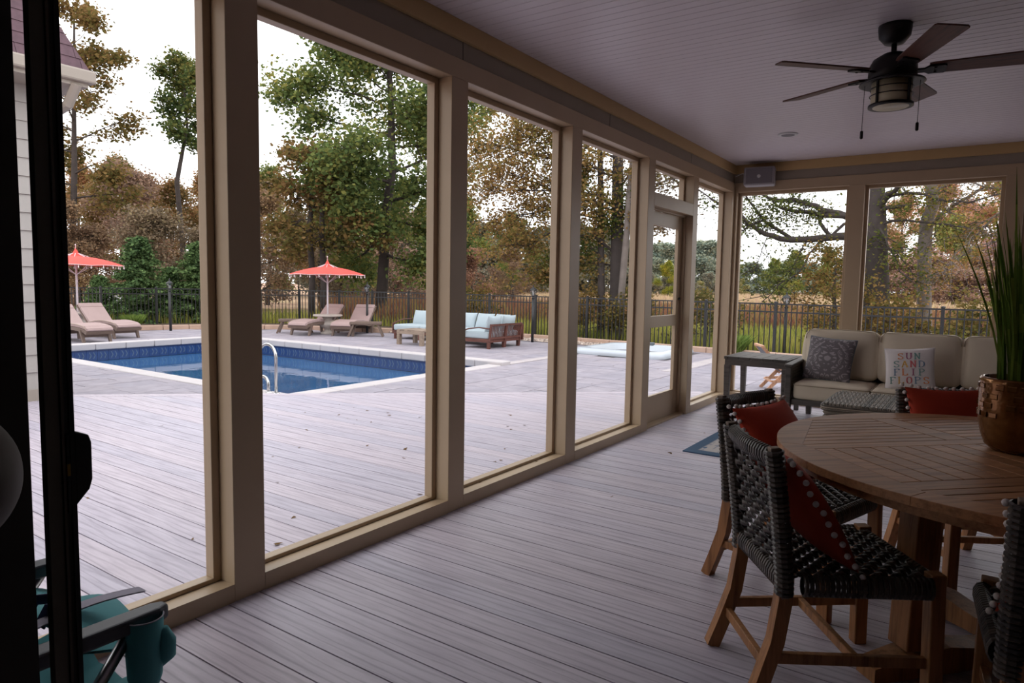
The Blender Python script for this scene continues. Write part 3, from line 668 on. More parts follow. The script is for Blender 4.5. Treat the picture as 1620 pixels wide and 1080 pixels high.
# speaker
sp = empty('wall_speaker', (-2.115, YF-.13, 2.585), math.radians(8)); tag(sp, 'grey box speaker mounted on the header in the far left corner', 'speaker')
bev(MB().box(-.165, .165, -.09, .08, -.105, .1).obj('cabinet', M['speaker'], sp), .018, 3)
bev(MB().box(-.14, .14, -.095, -.088, -.085, .082).obj('grille', M['grille'], sp), .004)
MB().lathe([(.02, 0), (.02, .004), (.01, .006)], 16).obj('badge', M['white'], sp, (-.0, -.094, -.005), (PI/2, 0, 0), True)
MB().box(-.03, .03, .07, .13, -.03, .03).obj('mount_bracket', M['speaker'], sp)
MB().tube([(-.14, .06, .02), (-.2, .08, .06), (-.28, .1, .03)], .004, 6).obj('cable', M['white'], sp)

# --- sofa
sofa = empty('outdoor_sofa', (-.42, 7.45, 0)); tag(sofa, 'three seat outdoor sofa with cream cushions and dark grey wood frame under the far windows', 'sofa')
gw = M['greywood']; sx0, sx1 = -1.09, 1.09
for s in (-1, 1):
    x = s*1.06
    bev(MB().beam((x, -.48, .0), (x, -.455, .2), .05, .05, (0, 1, 0), .06, .07).beam((x, -.455, .2), (x, -.46, .56), .06, .07, (0, 1, 0), .05, .055).obj('front_leg', gw, sofa), .006)
    bev(MB().beam((x*.93, .22, 0), (x*.93, .2, .22), .05, .05, (0, 1, 0), .06, .06).obj('rear_leg', gw, sofa), .006)
    bev(MB().beam((x, -.5, .572), (x, .3, .59), .075, .028).obj('armrest', gw, sofa), .008)
    mbw = MB()
    for k in range(13): mbw.beam((x, -.42, .2+k*.029), (x, .3, .2+k*.029), .022, .024)
    mbw.obj('woven_side', M['strand_grey'], sofa)
bev(MB().box(-1.03, 1.03, -.46, -.41, .19, .245).obj('front_rail', gw, sofa), .006)
bev(MB().box(-1.06, 1.06, .26, .32, .19, .8).obj('back_frame', gw, sofa), .01)
MB().box(-1.03, 1.03, -.41, .26, .2, .23).obj('seat_deck', gw, sofa)
scm = rounded(.675, .70, .17, .045, .02, 10).mesh('seat_cushion', M['beige'], True)
bcm = rounded(.675, .19, .50, .07, 0, 10, .035).mesh('back_cushion', M['beige'], True)
def pipe_loop(w_, d_, z, r=.045):
    p = []
    for cx, cy, a0 in ((w_/2-r, d_/2-r, 0), (-w_/2+r, d_/2-r, PI/2), (-w_/2+r, -d_/2+r, PI), (w_/2-r, -d_/2+r, 1.5*PI)):
        for k in range(5): a = a0+k*PI/8; p.append((cx+r*math.cos(a), cy+r*math.sin(a), z))
    return p
ppm = ringloop(pipe_loop(.675, .70, .062), .006, 5).mesh('piping', M['piping'], True)
ppb = MB().tube([(-.33, -.085, .14), (-.325, -.085, .19), (-.30, -.085, .228), (-.2, -.088, .238), (0, -.09, .243), (.2, -.088, .238), (.30, -.085, .228), (.325, -.085, .19), (.33, -.085, .14)], .005, 5, up=(0, 1, 0)).mesh('piping', M['piping'], True)
for i in (-1, 0, 1):
    c = link('seat_cushion', scm, sofa, (i*.682, -.115, .325)); link('piping', ppm, c)
    c = link('back_cushion', bcm, sofa, (i*.682, .10, .665), (-.14, 0, 0)); link('piping', ppb, c)
# pillows on sofa
def pom_edge(par, P, pts, r=.011):
    for u, v in pts:
        x, y, z = P(u, v, 0); sc = 1.05
        pm_ = POM if len(POM) else None
        link('pompom', POM[0], par, (x*sc, y*sc, 0.004*math.sin(x*91+y*57)))
pb = MB()
for i in range(6):
    for k in range(8):
        pass
def ball(r, n=8, m=10):
    return MB().lathe([(r*math.sin(PI*i/n)+1e-5, -r*math.cos(PI*i/n)) for i in range(n+1)], m)
POM = [ball(.0098, 6).mesh('pompom', M['pom'], True)]
gp = pillow(.44, .44, .15); o = gp.obj('damask_pillow', M['damask'], None, (-1.17, 7.30, .63), (math.radians(72), math.radians(3), math.radians(-8)), True)
tag(o, 'grey damask patterned throw pillow leaning at the left end of the sofa', 'pillow')
def edgepath(P, n=40, k=1.0):
    pts = []
    for i in range(n): pts.append(P(-1+2*i/n, -1, 0))
    for i in range(n): pts.append(P(1, -1+2*i/n, 0))
    for i in range(n): pts.append(P(1-2*i/n, 1, 0))
    for i in range(n): pts.append(P(-1, 1-2*i/n, 0))
    return [(p[0]*k, p[1]*k, p[2]) for p in pts]
ringloop(edgepath(gp.P), .006, 5).obj('piping', M['tubdark'], o, smooth=True)
tp = pillow(.40, .40, .13); o = tp.obj('lettered_pillow', M['pillowwhite'], None, (-.47, 7.17, .60), (math.radians(73), math.radians(-5), math.radians(1)), True)
tag(o, 'white throw pillow printed SUN SAND FLIP FLOPS in multicoloured letters, middle of the sofa', 'pillow')
ringloop(edgepath(tp.P), .005, 5).obj('piping', M['pillowwhite'], o, smooth=True)
# letter strokes (thick/thin serif capitals) on a 0..1 box
GL = {
 'S': [[(.82, .80), (.70, .95), (.45, 1.0), (.22, .9), (.18, .72), (.3, .58), (.62, .45), (.82, .3), (.8, .1), (.55, 0), (.3, .03), (.15, .2)], 'sv'],
 'U': [[(.2, 1), (.2, .25), (.32, .05), (.52, 0), (.72, .07), (.8, .28), (.8, 1)], 'h1', [(.05, 1), (.35, 1)], [(.65, 1), (.95, 1)]],
 'N': [[(.2, 0), (.2, 1)], [(.2, 1), (.8, 0)], [(.8, 0), (.8, 1)], [(.05, 0), (.35, 0)], [(.65, 1), (.95, 1)], [(.05, 1), (.25, 1)]],
 'A': [[(.5, 1), (.15, 0)], [(.5, 1), (.85, 0)], [(.28, .36), (.72, .36)], [(.02, 0), (.3, 0)], [(.7, 0), (.98, 0)]],
 'D': [[(.2, 0), (.2, 1)], [(.2, 1), (.55, .98), (.8, .8), (.88, .5), (.8, .2), (.55, .02), (.2, 0)], [(.05, 0), (.25, 0)], [(.05, 1), (.25, 1)]],
 'F': [[(.25, 0), (.25, 1)], [(.1, 1), (.85, 1), (.85, .8)], [(.25, .52), (.62, .52)], [(.08, 0), (.45, 0)]],
 'L': [[(.25, 0), (.25, 1)], [(.1, 1), (.42, 1)], [(.1, 0), (.85, 0), (.85, .22)]],
 'I': [[(.5, 0), (.5, 1)], [(.3, 1), (.7, 1)], [(.3, 0), (.7, 0)]],
 'P': [[(.22, 0), (.22, 1)], [(.22, 1), (.6, 1), (.82, .88), (.82, .66), (.6, .52), (.22, .5)], [(.05, 0), (.42, 0)], [(.05, 1), (.25, 1)]],
 'O': [[(.5, 1), (.24, .9), (.14, .5), (.24, .1), (.5, 0), (.76, .1), (.86, .5), (.76, .9), (.5, 1)]]}
inks = [plain('letter_ink_%s' % n, srgb(*c), .8, .12, 30) for n, c in (('orange', (214, 132, 76)), ('blue', (104, 128, 150)), ('rose', (190, 92, 96)), ('gold', (206, 160, 84)), ('teal', (110, 146, 140)), ('mauve', (156, 96, 120)))]
ii = 0
for row, (word, yc) in enumerate((('SUN', .115), ('SAND', .04), ('FLIP', -.035), ('FLOPS', -.11))):
    lw = .056; adv = .066; hh = .058; x0 = -len(word)*adv/2+.004
    for ci, ch in enumerate(word):
        m = MB()
        for st in GL[ch]:
            if isinstance(st, str): continue
            for (ax, ay), (bx_, by_) in zip(st[:-1], st[1:]):
                p = []
                for (qx, qy) in ((ax, ay), (bx_, by_)):
                    X = x0+ci*adv+qx*lw; Y = yc-hh/2+qy*hh; u, v = X/.2, Y/.2
                    z = .065*((1-abs(math.asin(max(-1, min(1, u)))/(PI/2))**0*abs(u)**2.2)*(1-abs(v)**2.2))**.45
                    p.append(Vector((X, Y, z+.0022)))
                vert = abs(by_-ay) > abs(bx_-ax)
                m.beam(p[0], p[1], .0105 if vert else .0055, .0015, (0, 0, 1))
        m.obj('letter', inks[(ii*5+row) % 6], o); ii += 1
# --- end table
et = empty('end_table', (-1.85, 7.5, 0)); tag(et, 'dark grey slatted wooden end table between the screen corner and the sofa', 'end table')
for i in range(5): bev(MB().box(-.29+i*.117, -.29+i*.117+.113, -.33, .33, .572, .6).obj('top_slat', gw, et), .003)
for q in ((-.325, -.292, -.34, .34), (.297, .33, -.34, .34)): bev(MB().box(*q, .572, .601).obj('top_border', gw, et), .003)
bev(MB().box(-.315, .32, -.335, -.305, .51, .572).obj('apron', gw, et), .003); bev(MB().box(-.315, .32, .305, .335, .51, .572).obj('apron', gw, et), .003)
bev(MB().box(-.32, -.29, -.305, .305, .51, .572).obj('apron', gw, et), .003); bev(MB().box(.295, .325, -.305, .305, .51, .572).obj('apron', gw, et), .003)
for sx in (-1, 1):
    for sy in (-1, 1): bev(MB().beam((sx*.29, sy*.31, 0), (sx*.292, sy*.305, .51), .045, .045, (0, 1, 0), .062, .062).obj('leg', gw, et), .004)
# --- wicker ottoman
ot = empty('wicker_ottoman', (-.42, 6.05, .012)); tag(ot, 'low rectangular wicker coffee table ottoman with ridged woven top on the rug', 'coffee table')
bev(MB().box(-.50, .50, -.36, .38, .04, .40).obj('body', M['strand_grey'], ot), .01)
mbw = MB()
for k in range(9): z = .07+k*.036; mbw.tube(pipe_loop(1.02, .76, z, .03)+[pipe_loop(1.02, .76, z, .03)[0]], .013, 5, False)
for k in range(64):
    x = -.5+k*.016; mbw.tube([(x, -.372, .05), (x, -.374, .33)], .004, 4)
mbw.obj('woven_side', M['strand_grey'], ot)['kind'] = 'stuff'
ld = bev(MB().box(-.525, .525, -.385, .405, .375, .425).obj('lid', M['strand_grey'], ot), .02, 3)
mbw = MB()
for k in range(36):
    x = -.505+k*.0289
    for dx_ in (0, .011):
        p = [(x+dx_, -.385+j*.79/26, .429+.004*math.sin(j*1.3+(0 if dx_ else PI))) for j in range(27)]
        mbw.tube([(x+dx_, -.39, .405)]+p+[(x+dx_, .41, .405)], .0062, 5)
mbw.obj('woven_top', M['strand_grey'], ld)['kind'] = 'stuff'
mbw = MB()
for k in range(3): z = .383+k*.014; mbw.tube(pipe_loop(1.07, .81, z, .05)+[pipe_loop(1.07, .81, z, .05)[0]], .008, 5, False)
mbw.obj('lid_braid', M['strand_grey'], ld).location = (0, .01, 0)
for sx in (-.46, .46):
    for sy in (-.33, .35): MB().cbox(sx, sy, .02, .04, .04, .04).obj('foot', M['dark'], ot)
# --- rug
rg = bev(MB().box(-1.5, 1.5, -.86, .86, 0, .01).obj('area_rug', M['rug'], None, (-.38, 6.06, .0)), .003)
tag(rg, 'worn blue and cream patterned area rug under the wicker ottoman', 'rug')

# --- dining table
tb = empty('dining_table', (.21, 2.96, 0), math.radians(45)); tag(tb, 'large round teak dining table with slatted top on a four post pedestal', 'dining table')
TR = .85; zt0, zt1 = .712, .74; tw = M['teak']
def clipped(poly, clip):
    out_ = poly
    for i in range(len(clip)):
        a = clip[i]; b = clip[(i+1) % len(clip)]; res = []
        ins = lambda p: (b[0]-a[0])*(p[1]-a[1])-(b[1]-a[1])*(p[0]-a[0]) >= -1e-9
        for j in range(len(out_)):
            p, q = out_[j], out_[(j+1) % len(out_)]
            if ins(p) != ins(q):
                dx1, dy1 = q[0]-p[0], q[1]-p[1]; ex1, ey1 = b[0]-a[0], b[1]-a[1]
                t = (ex1*(a[1]-p[1])-ey1*(a[0]-p[0]))/(ex1*dy1-ey1*dx1) if abs(ex1*dy1-ey1*dx1) > 1e-12 else 0
                r_ = (p[0]+t*dx1, p[1]+t*dy1)
                if ins(p): res += [p, r_]
                else: res += [r_]
            elif ins(p): res.append(p)
        # order fix
        out_ = []
        for j in range(len(res)):
            if not out_ or abs(res[j][0]-out_[-1][0])+abs(res[j][1]-out_[-1][1]) > 1e-7: out_.append(res[j])
        if len(out_) < 3: return []
    return out_
def clip_conv(poly, clip):
    """Sutherland-Hodgman, both CCW"""
    o_ = poly
    for i in range(len(clip)):
        a = clip[i]; b = clip[(i+1) % len(clip)]; inp = o_; o_ = []
        if not inp: return []
        side = lambda p: (b[0]-a[0])*(p[1]-a[1])-(b[1]-a[1])*(p[0]-a[0])
        for j in range(len(inp)):
            c_, p = inp[j], inp[j-1]; sc_, sp_ = side(c_), side(p)
            if sc_ >= 0:
                if sp_ < 0: t = sp_/(sp_-sc_); o_.append((p[0]+t*(c_[0]-p[0]), p[1]+t*(c_[1]-p[1])))
                o_.append(c_)
            elif sp_ >= 0: t = sp_/(sp_-sc_); o_.append((p[0]+t*(c_[0]-p[0]), p[1]+t*(c_[1]-p[1])))
    return o_
R_ = .77
octo = [(-.71, -.29), (-.38, -.69), (.31, -.69), (.66, -.29), (.66, .30), (.31, .72), (-.38, .72), (-.71, .30)]
cxp, cyp = -.03, .0
def slat(x0, x1, y0, y1, g_=.0025, name='slat'):
    p = clip_conv([(x0+g_, y0+g_), (x1-g_, y0+g_), (x1-g_, y1-g_), (x0+g_, y1-g_)], octo)
    if len(p) >= 3: return bev(MB().prism(p, zt0+.004, zt1-.001).obj(name, tw, tb), .0015, 1)
bw = .04
for y0, y1 in ((-.23-bw, -.23+bw), (.26-bw+.01, .26+bw)): slat(-.75, .75, y0, y1, .001, 'cross_rail')
slat(cxp-.055, cxp+.055, .30, .75, .001, 'cross_rail'); slat(cxp-.055, cxp+.055, -.75, -.27, .001, 'cross_rail')
n = 18
for k in range(n):
    x0 = -.71+k*1.37/n; slat(x0, x0+1.37/n, -.19, .23)
for sgn, ya_, yb_ in ((1, .30, .72), (-1, -.69, -.27)):
    for k in range(8):
        y0 = ya_+k*(yb_-ya_)/8; y1 = y0+(yb_-ya_)/8
        slat(-.75, cxp-.056, y0, y1); slat(cxp+.056, .75, y0, y1)
for i in range(8):
    a, b = octo[i], octo[(i+1) % 8]; a1 = math.atan2(a[1], a[0]); a2 = math.atan2(b[1], b[0])
    if a2 < a1: a2 += 2*PI
    p = [a, ]+[(TR*math.cos(a1+(a2-a1)*k/10), TR*math.sin(a1+(a2-a1)*k/10)) for k in range(11)]+[b]
    bev(MB().prism(p, zt0, zt1).obj('rim_board', tw, tb), .0015, 1)
    p2 = [(r_*math.cos(a1+(a2-a1)*k/10), r_*math.sin(a1+(a2-a1)*k/10)) for r_, ks in ((TR-.04, range(11)), (TR-.065, range(10, -1, -1))) for k in ks]
    MB().prism(p2, zt0-.035, zt0).obj('apron', tw, tb)
MB().cbox(0, 0, .70, .95, .08, .03).cbox(0, 0, .70, .08, .95, .03).obj('under_brace', tw, tb)
for k in range(4):
    a = k*PI/2; c_, s_ = math.cos(a), math.sin(a)
    bev(MB().beam((.47*c_, .47*s_, .1), (.45*c_, .45*s_, .69), .09, .09, (c_, s_, 0)).obj('leg', M['teakdark'], tb), .005)
    m = MB(); pr = [(.0, .02), (.20, .02), (.30, .012), (.60, 0), (.63, 0), (.63, .05), (.50, .085), (.34, .105), (.2, .09), (0, .085)]
    vs = [(r_*c_-w_*s_, r_*s_+w_*c_, z) for w_ in (-.045, .045) for r_, z in pr]; nn = len(pr)
    m.add(vs, [tuple(range(nn)), tuple(reversed(range(nn, 2*nn)))]+[(i, nn+i, nn+(i+1) % nn, (i+1) % nn) for i in range(nn)]); m.obj('foot', M['teakdark'], tb)
# --- planter with tall blades
pl = empty('planter', (.160, 3.06, .741)); tag(pl, 'bronze glazed ceramic pot of tall green grass blades on the dining table', 'potted plant')
pot = [(.07, .0), (.09, .003), (.108, .02), (.122, .06), (.131, .11), (.134, .16), (.134, .25), (.135, .262), (.129, .268), (.120, .268), (.120, .23)]
MB().lathe(pot, 48).obj('pot', M['vase'], pl, smooth=True)
emb = MB(); re_ = random.Random(2)
for rowz in range(4):
    for k in range(22):
        a = 2*PI*(k+.5*(rowz % 2))/22; z = .135+rowz*.034; rr_ = .1335
        if re_.random() < .85:
            w_ = .013; h_ = .011
            q = [(rr_*math.cos(a+dx_/rr_), rr_*math.sin(a+dx_/rr_), z+dz) for dx_, dz in ((-w_, -h_), (w_, -h_), (w_, h_), (-w_, h_))]
            q2 = [(p[0]*1.025, p[1]*1.025, p[2]*1+(z-p[2])*.35) for p in q]; b = len(emb.v); emb.v += q+q2
            emb.f += [(b+4, b+5, b+6, b+7)]+[(b+i, b+(i+1) % 4, b+4+(i+1) % 4, b+4+i) for i in range(4)]; emb.mi += [0]*5
emb.obj('embossed_band', M['vase'], pl)
MB().lathe([(.02, .215), (.117, .218), (.117, .22)], 24).obj('soil', M['soil'], pl)
rgp = np.random.RandomState(11); V = []
for i in range(230):
    a = rgp.uniform(0, 2*PI); r0 = rgp.uniform(0, .085); lean = rgp.uniform(0, .36)*(r0/.085)+.03*rgp.randn(); L = rgp.uniform(.42, .66)*(1.05-.35*abs(lean)); w_ = rgp.uniform(.004, .0075)
    if i < 14: L = rgp.uniform(.68, .82); lean *= .35
    px, py = r0*math.cos(a), r0*math.sin(a); dirx, diry = math.cos(a), math.sin(a); tx, ty = -math.sin(a+rgp.uniform(-.8, .8)), math.cos(a+rgp.uniform(-.8, .8))
    pr_ = None
    for s in range(7):
        t = s/6; x = px+dirx*lean*L*(t**1.5); y = py+diry*lean*L*(t**1.5); z = .235+L*t*(1-.1*abs(lean)*t); ww = w_*(1-t**2.2)*(.6+.8*t)+.0003
        cur = ((x-tx*ww, y-ty*ww, z), (x+tx*ww, y+ty*ww, z))
        if pr_: V += [pr_[0], pr_[1], cur[1], cur[0]]
        pr_ = cur
bl_ = link('grass_blades', quads_np('grass_blades', V, M['plantblade']), pl); bl_['kind'] = 'stuff'

# --- woven dining chairs
def strand(L, n, amp, w_, th, phase):
    """flat strip along x weaving over and under in z"""
    m = MB(); seg = n*4; pts = []
    for i in range(seg+1):
        x = -L/2+L*i/seg; z = amp*math.cos(PI*(x/L*n)+phase); pts.append((x, z))
    b = 0
    for x, z in pts: m.v += [(x, -w_/2, z), (x, -w_*.25, z+th), (x, w_*.25, z+th), (x, w_/2, z), (x, 0, z-th*.4)]
    for i in range(seg):
        for k in range(5): k2 = (k+1) % 5; m.f.append((i*5+k, i*5+k2, (i+1)*5+k2, (i+1)*5+k)); m.mi.append(0)
    return m
def wraps(m, p, q, rx, ry, pitch, up=(0, 0, 1), ends=0):
    p = Vector(p); q = Vector(q); L = (q-p).length; n = max(2, int(L/pitch)); d = (q-p)/n
    for i in range(n):
        a = p+d*i; m.tube([a+d*.04, a+d*.22, a+d*.78, a+d*.96], [.82, 1, 1, .82], 10, False, rx, ry, up, PI/10)
ch_st = M['strand']
SW, SD, ZS = .46, .47, .445
def make_chair():
    r = empty('dining_chair')
    # teak legs
    for s in (-1, 1):
        y = s*.185
        path = [(-.335, y*1.04, 0), (-.30, y*1.02, .1), (-.262, y, .22), (-.243, y, .36), (-.243, y, .43)]
        m = MB()
        for a, b in zip(path[:-1], path[1:]): m.beam(a, b, .042, .045, (1, 0, 0))
        lg = MB().tube(path, [.031]*5, 4, True, 1, 1, (0, 1, 0), PI/4).obj('leg', M['teakdark'], r)
        MB().lathe([(.016, -.006), (.016, .004)], 10, -.335, y*1.04).obj('glide', M['dark'], lg).location = (0, 0, .006)
        lg = bev(MB().beam((.225, s*.215, 0), (.215, s*.21, .452), .046, .046, (1, 0, 0)).obj('leg', M['teakdark'], r), .004)
        MB().lathe([(.016, -.006), (.016, .004)], 10, .225, s*.215).obj('glide', M['dark'], lg).location = (0, 0, .006)
        bev(MB().beam((-.272, s*.186, .165), (.205, s*.212, .165), .022, .034).obj('side_stretcher', M['teakdark'], r), .003)
    bev(MB().beam((-.01, -.2, .165), (-.01, .2, .165), .022, .03).obj('cross_stretcher', M['teakdark'], r), .003)
    bev(MB().beam((-.285, -.175, .135), (-.285, .175, .135), .022, .034).obj('rear_stretcher', M['teakdark'], r), .003)
    # seat frame wraps
    for p_, q_ in (((-.2, -.215, .41), (.195, -.232, .41)), ((-.2, .215, .41), (.195, .232, .41)), ((.215, -.185, .41), (.215, .185, .41)), ((-.245, -.165, .41), (-.245, .165, .41))):
        m = MB(); wraps(m, p_, q_, .024, .036, .0155); m.obj('wrapped_seat_rail', ch_st, r)
    # back: two wrapped posts and a concave top rail
    def bx_(z): return -.245-.055*(max(0., z-.4)/.44)**1.2
    for s in (-1, 1):
        m = MB(); zz = [.37+k*.0158 for k in range(30)]
        for z0, z1 in zip(zz[:-1], zz[1:]): wraps(m, (bx_(max(z0, .4)), s*.192, z0), (bx_(max(z1, .4)), s*.192, z1), .031, .027, .02, (0, 1, 0)) if False else m.tube([(bx_(max(z, .4)), s*.192, z) for z in (z0+.0007, z0+.004, z1-.004, z1-.0007)], [.82, 1, 1, .82], 10, False, .029, .033, (0, 1, 0), PI/10)
        p_ = m.obj('back_post', ch_st, r)
        bev(MB().beam((bx_(.36), s*.192, .36), (bx_(.836), s*.192, .836), .03, .03, (1, 0, 0)).obj('post_core', M['greyteak'], p_), .003)
    m = MB(); n = 22
    yc = lambda t: -.165+.33*t
    for k in range(n):
        t0, t1 = k/n, (k+1)/n; f = lambda t: (bx_(.80)-.018*math.sin(PI*t), yc(t), .803)
        a, b = Vector(f(t0)), Vector(f(t1)); m.tube([a.lerp(b, u) for u in (.04, .25, .75, .96)], [.82, 1, 1, .82], 10, False, .024, .03, (0, 0, 1), PI/10)
    m.obj('top_rail', ch_st, r)
    # woven back strands
    Lh = .335
    hs = [strand(Lh, 9, .0075, .019, .0022, ph).mesh('back_strand', ch_st, True) for ph in (0, PI)]
    Lv = .36; vsn = [strand(Lv, 13, .0075, .021, .0022, ph).mesh('back_strand', ch_st, True) for ph in (0, PI)]
    for k in range(13):
        z = .455+k*Lv/13; link('back_strand', hs[k % 2], r, (bx_(z)-.004, 0, z), (PI/2, 0, PI/2))
    for k in range(9):
        y = -.15+k*.0375; z = .61; tilt = math.atan2(bx_(.78)-bx_(.43), .35)
        o = link('back_strand', vsn[(k+1) % 2], r, (bx_(z)-.002, y, z)); Mx = Matrix((( math.sin(tilt), 0, 1), (0, 1, 0), (1, 0, -math.sin(tilt)))).transposed()
        ex_ = Vector((math.sin(tilt), 0, math.cos(tilt))); ey_ = Vector((0, 1, 0)); ez_ = ex_.cross(ey_)
        o.rotation_euler = Matrix((ex_, ey_, ez_)).transposed().to_euler()
    # woven seat strands
    a1 = [strand(.42, 14, .007, .022, .003, ph).mesh('seat_strand', ch_st, True) for ph in (0, PI)]
    a2 = [strand(.43, 15, .007, .022, .003, ph).mesh('seat_strand', ch_st, True) for ph in (0, PI)]
    for k in range(15): link('seat_strand', a1[k % 2], r, (-.01, -.196+k*.028, .437), (0, 0, 0))
    for k in range(14): link('seat_strand', a2[(k+1) % 2], r, (-.2+k*.03, 0, .437), (0, 0, PI/2))
    return r
chs = [  # x, y, facing deg, label
 (-.35, 2.455, 35.5, 'woven dining chair in the foreground left of the table, its teak legs in full view'),
 (-.575, 3.11, -17, 'woven dining chair second from the near left, its back towards the screen door'),
 (.04, 3.74, -58, 'woven dining chair on the far side of the table facing the camera, nearest the ottoman'),
 (.305, 2.26, 92, 'woven dining chair cut off at the bottom right corner, seen from behind')]
proto = make_chair(); pill = None
for i, (x, y, a, lb) in enumerate(chs):
    c = proto if i == 0 else copy_tree(proto)
    c.location = (x, y, 0.0); c.rotation_euler = (0, 0, math.radians(a)); tag(c, lb, 'chair', 'woven dining chairs around the teak table')
pw, ph_ = .43, .40
for i, (x, y, a, lb) in enumerate(chs):
    pm_ = pillow(pw, ph_, .12, 14, .08)
    if i == 0:
        pme = pm_.mesh('throw_pillow', M['red'], True); poms = []
        for k in range(1, 11):
            for s in (-1, 1): poms.append((s, -1+2*k/11))
        for k in range(0, 12): poms.append((-1+2*k/11, 1)); poms.append((-1+2*k/11, -1))
    lean, back, zc = ((33, -.135, .618), (35, -.115, .628), (20, -.165, .66), (30, -.15, .63))[i]
    ca, sa = math.cos(math.radians(a)), math.sin(math.radians(a))
    o = link('throw_pillow', pme, None, (x+ca*back, y+sa*back, zc))
    # local x -> chair lateral, local y -> up (leaning back), local z -> chair forward
    l_ = math.radians(lean); fw = Vector((ca, sa, 0)); lat = Vector((-sa, ca, 0)); upv = Vector((0, 0, 1))*math.cos(l_)-fw*math.sin(l_); nz = lat.cross(upv)
    o.rotation_euler = Matrix((lat, upv, nz)).transposed().to_euler()
    tag(o, ('red velvet throw pillow with white pompom edge standing on the foreground chair', 'red pompom throw pillow on the left chair nearest the screen door', 'red pompom throw pillow on the chair at the far side of the table', 'red pompom throw pillow mostly hidden by the chair at the bottom right')[i], 'pillow', 'red pompom pillows on the dining chairs')
    pom_edge(o, pm_.P, poms)

# --- camp chair at lower left
cc = empty('camp_chair', (-1.66, .52, 0)); tag(cc, 'folding teal camp chair with charcoal armrests and a hanging cup holder, lower left', 'camp chair')
for s in (-1, 1):
    x = s*.225
    bev(MB().prism([(x-.024, -.32), (x+.024, -.32), (x+.026, .1), (x+.024, .215), (x+.012, .24), (x-.012, .24), (x-.024, .215), (x-.026, .1)], .572, .606).obj('armrest', M['armplastic'], cc), .008, 3)
    for p, q in (((x, .17, .58), (x, -.25, .02)), ((x, -.22, .58), (x, .22, .02))): MB().tube([p, q], .013, 10).obj('frame_tube', M['alu'], cc, smooth=True)
    MB().tube([(x, -.26, .3), (x, -.36, .98)], .013, 10).obj('frame_tube', M['alu'], cc, smooth=True)
MB().tube([(-.225, .2, .05), (.225, .2, .05)], .011, 8).tube([(-.225, -.22, .05), (.225, -.22, .05)], .011, 8).obj('cross_tube', M['alu'], cc, smooth=True)
def sheet(f, nu, nv, th=.006):
    m = MB(); 
    for side in (0, 1):
        b = len(m.v)
        for i in range(nu+1):
            for j in range(nv+1): p = f(i/nu, j/nv); m.v.append((p[0], p[1], p[2]-side*th))
        for i in range(nu):
            for j in range(nv):
                q = (b+i*(nv+1)+j, b+(i+1)*(nv+1)+j, b+(i+1)*(nv+1)+j+1, b+i*(nv+1)+j+1); m.f.append(q if side == 0 else q[::-1]); m.mi.append(0)
    return m
sheet(lambda u, v: (-.2+.4*u, -.22+.44*v, .43-.05*math.sin(PI*u)-.03*math.sin(PI*v)+.008*math.sin(u*23+v*9)), 14, 12).obj('seat_fabric', M['teal'], cc, smooth=True)
sheet(lambda u, v: (-.2+.4*u, -.24-.12*v-.04*math.sin(PI*u), .42+.55*v+.006*math.sin(u*20)), 12, 10).obj('back_fabric', M['teal'], cc, smooth=True)
sheet(lambda u, v: (-.20+.40*u, .06+.2*v, .555+.035*math.sin(PI*u)*(1-.3*v)+.012*math.sin(u*9+v*5)-.06*v*v), 14, 8).obj('folded_fabric', M['teal'], cc, smooth=True)
sheet(lambda u, v: (.10-.035*v, .02+.24*u, .588+.012*math.sin(PI*u)), 8, 2, .003).obj('white_strap', M['webbing'], cc, smooth=True)
for dx_ in (-.02, .05): MB().tube([(dx_+.0, .06, .57), (dx_+.02, .07, .61), (dx_+.06, .08, .62), (dx_+.09, .09, .59), (dx_+.08, .09, .56)], .012, 6, True, .25, 1.2).obj('navy_strap_loop', M['navy'], cc, smooth=True)
sheet(lambda u, v: (.05+.19*u, -.1+.3*v, .36-.04*math.sin(PI*u)+.01*math.sin(v*12)), 8, 8).obj('purple_lining', M['purple'], cc, smooth=True)
ch_ = MB(); prof = [(.028, -.12), (.034, -.10), (.037, -.03), (.0385, .03), (.0375, .032), (.036, .03), (.034, -.03), (.03, -.10)]
cup = MB().lathe(prof, 28).obj('cup_holder', M['teal'], cc, (.235, .185, .565), (0, 0, 0), True)
MB().tube([(.0385*math.cos(2*PI*k/28), .0385*math.sin(2*PI*k/28), .031) for k in range(29)], .0016, 5, False).obj('rim_piping', M['webbing'], cup, smooth=True)
MB().tube([(.02, .028, .0), (.026, .034, -.03), (.02, .036, -.06), (.0, .034, -.09)], [.012, .02, .02, .008], 12).obj('pouch', M['teal'], cup, smooth=True)

# --- sliding screen door stile seen edge-on at the left, with handle; pale globe in the dark room
sd = struct(empty('door_2')); dk = plain('dark_bronze_door_frame', srgb(104, 99, 88), .5)
x1 = -.735
MB().box(x1-.012, x1, .2765, .2885, 0, 2.12).obj('stile_face', dk, sd)
MB().box(x1-.010, x1-.002, .2885, .290, 0, 2.12).obj('gasket', M['dark'], sd)
MB().box(x1-.012, x1+.001, .290, .2925, 0, 2.12).obj('tan_bead', M['wallint'], sd)
MB().box(x1-.010, x1-.002, .2925, .2975, 0, 2.12).obj('track_channel', M['dark'], sd)
MB().box(x1-.012, x1, .2975, .302, 0, 2.12).obj('outer_lip', M['blackmetal'], sd)
m = MB(); pr = [(.301, 1.085), (.3145, 1.10), (.3175, 1.11), (.3175, 1.148), (.315, 1.156), (.301, 1.162)]
vs = [(x_, y_, z_) for x_ in (x1-.02, x1) for y_, z_ in pr]; nn = 6
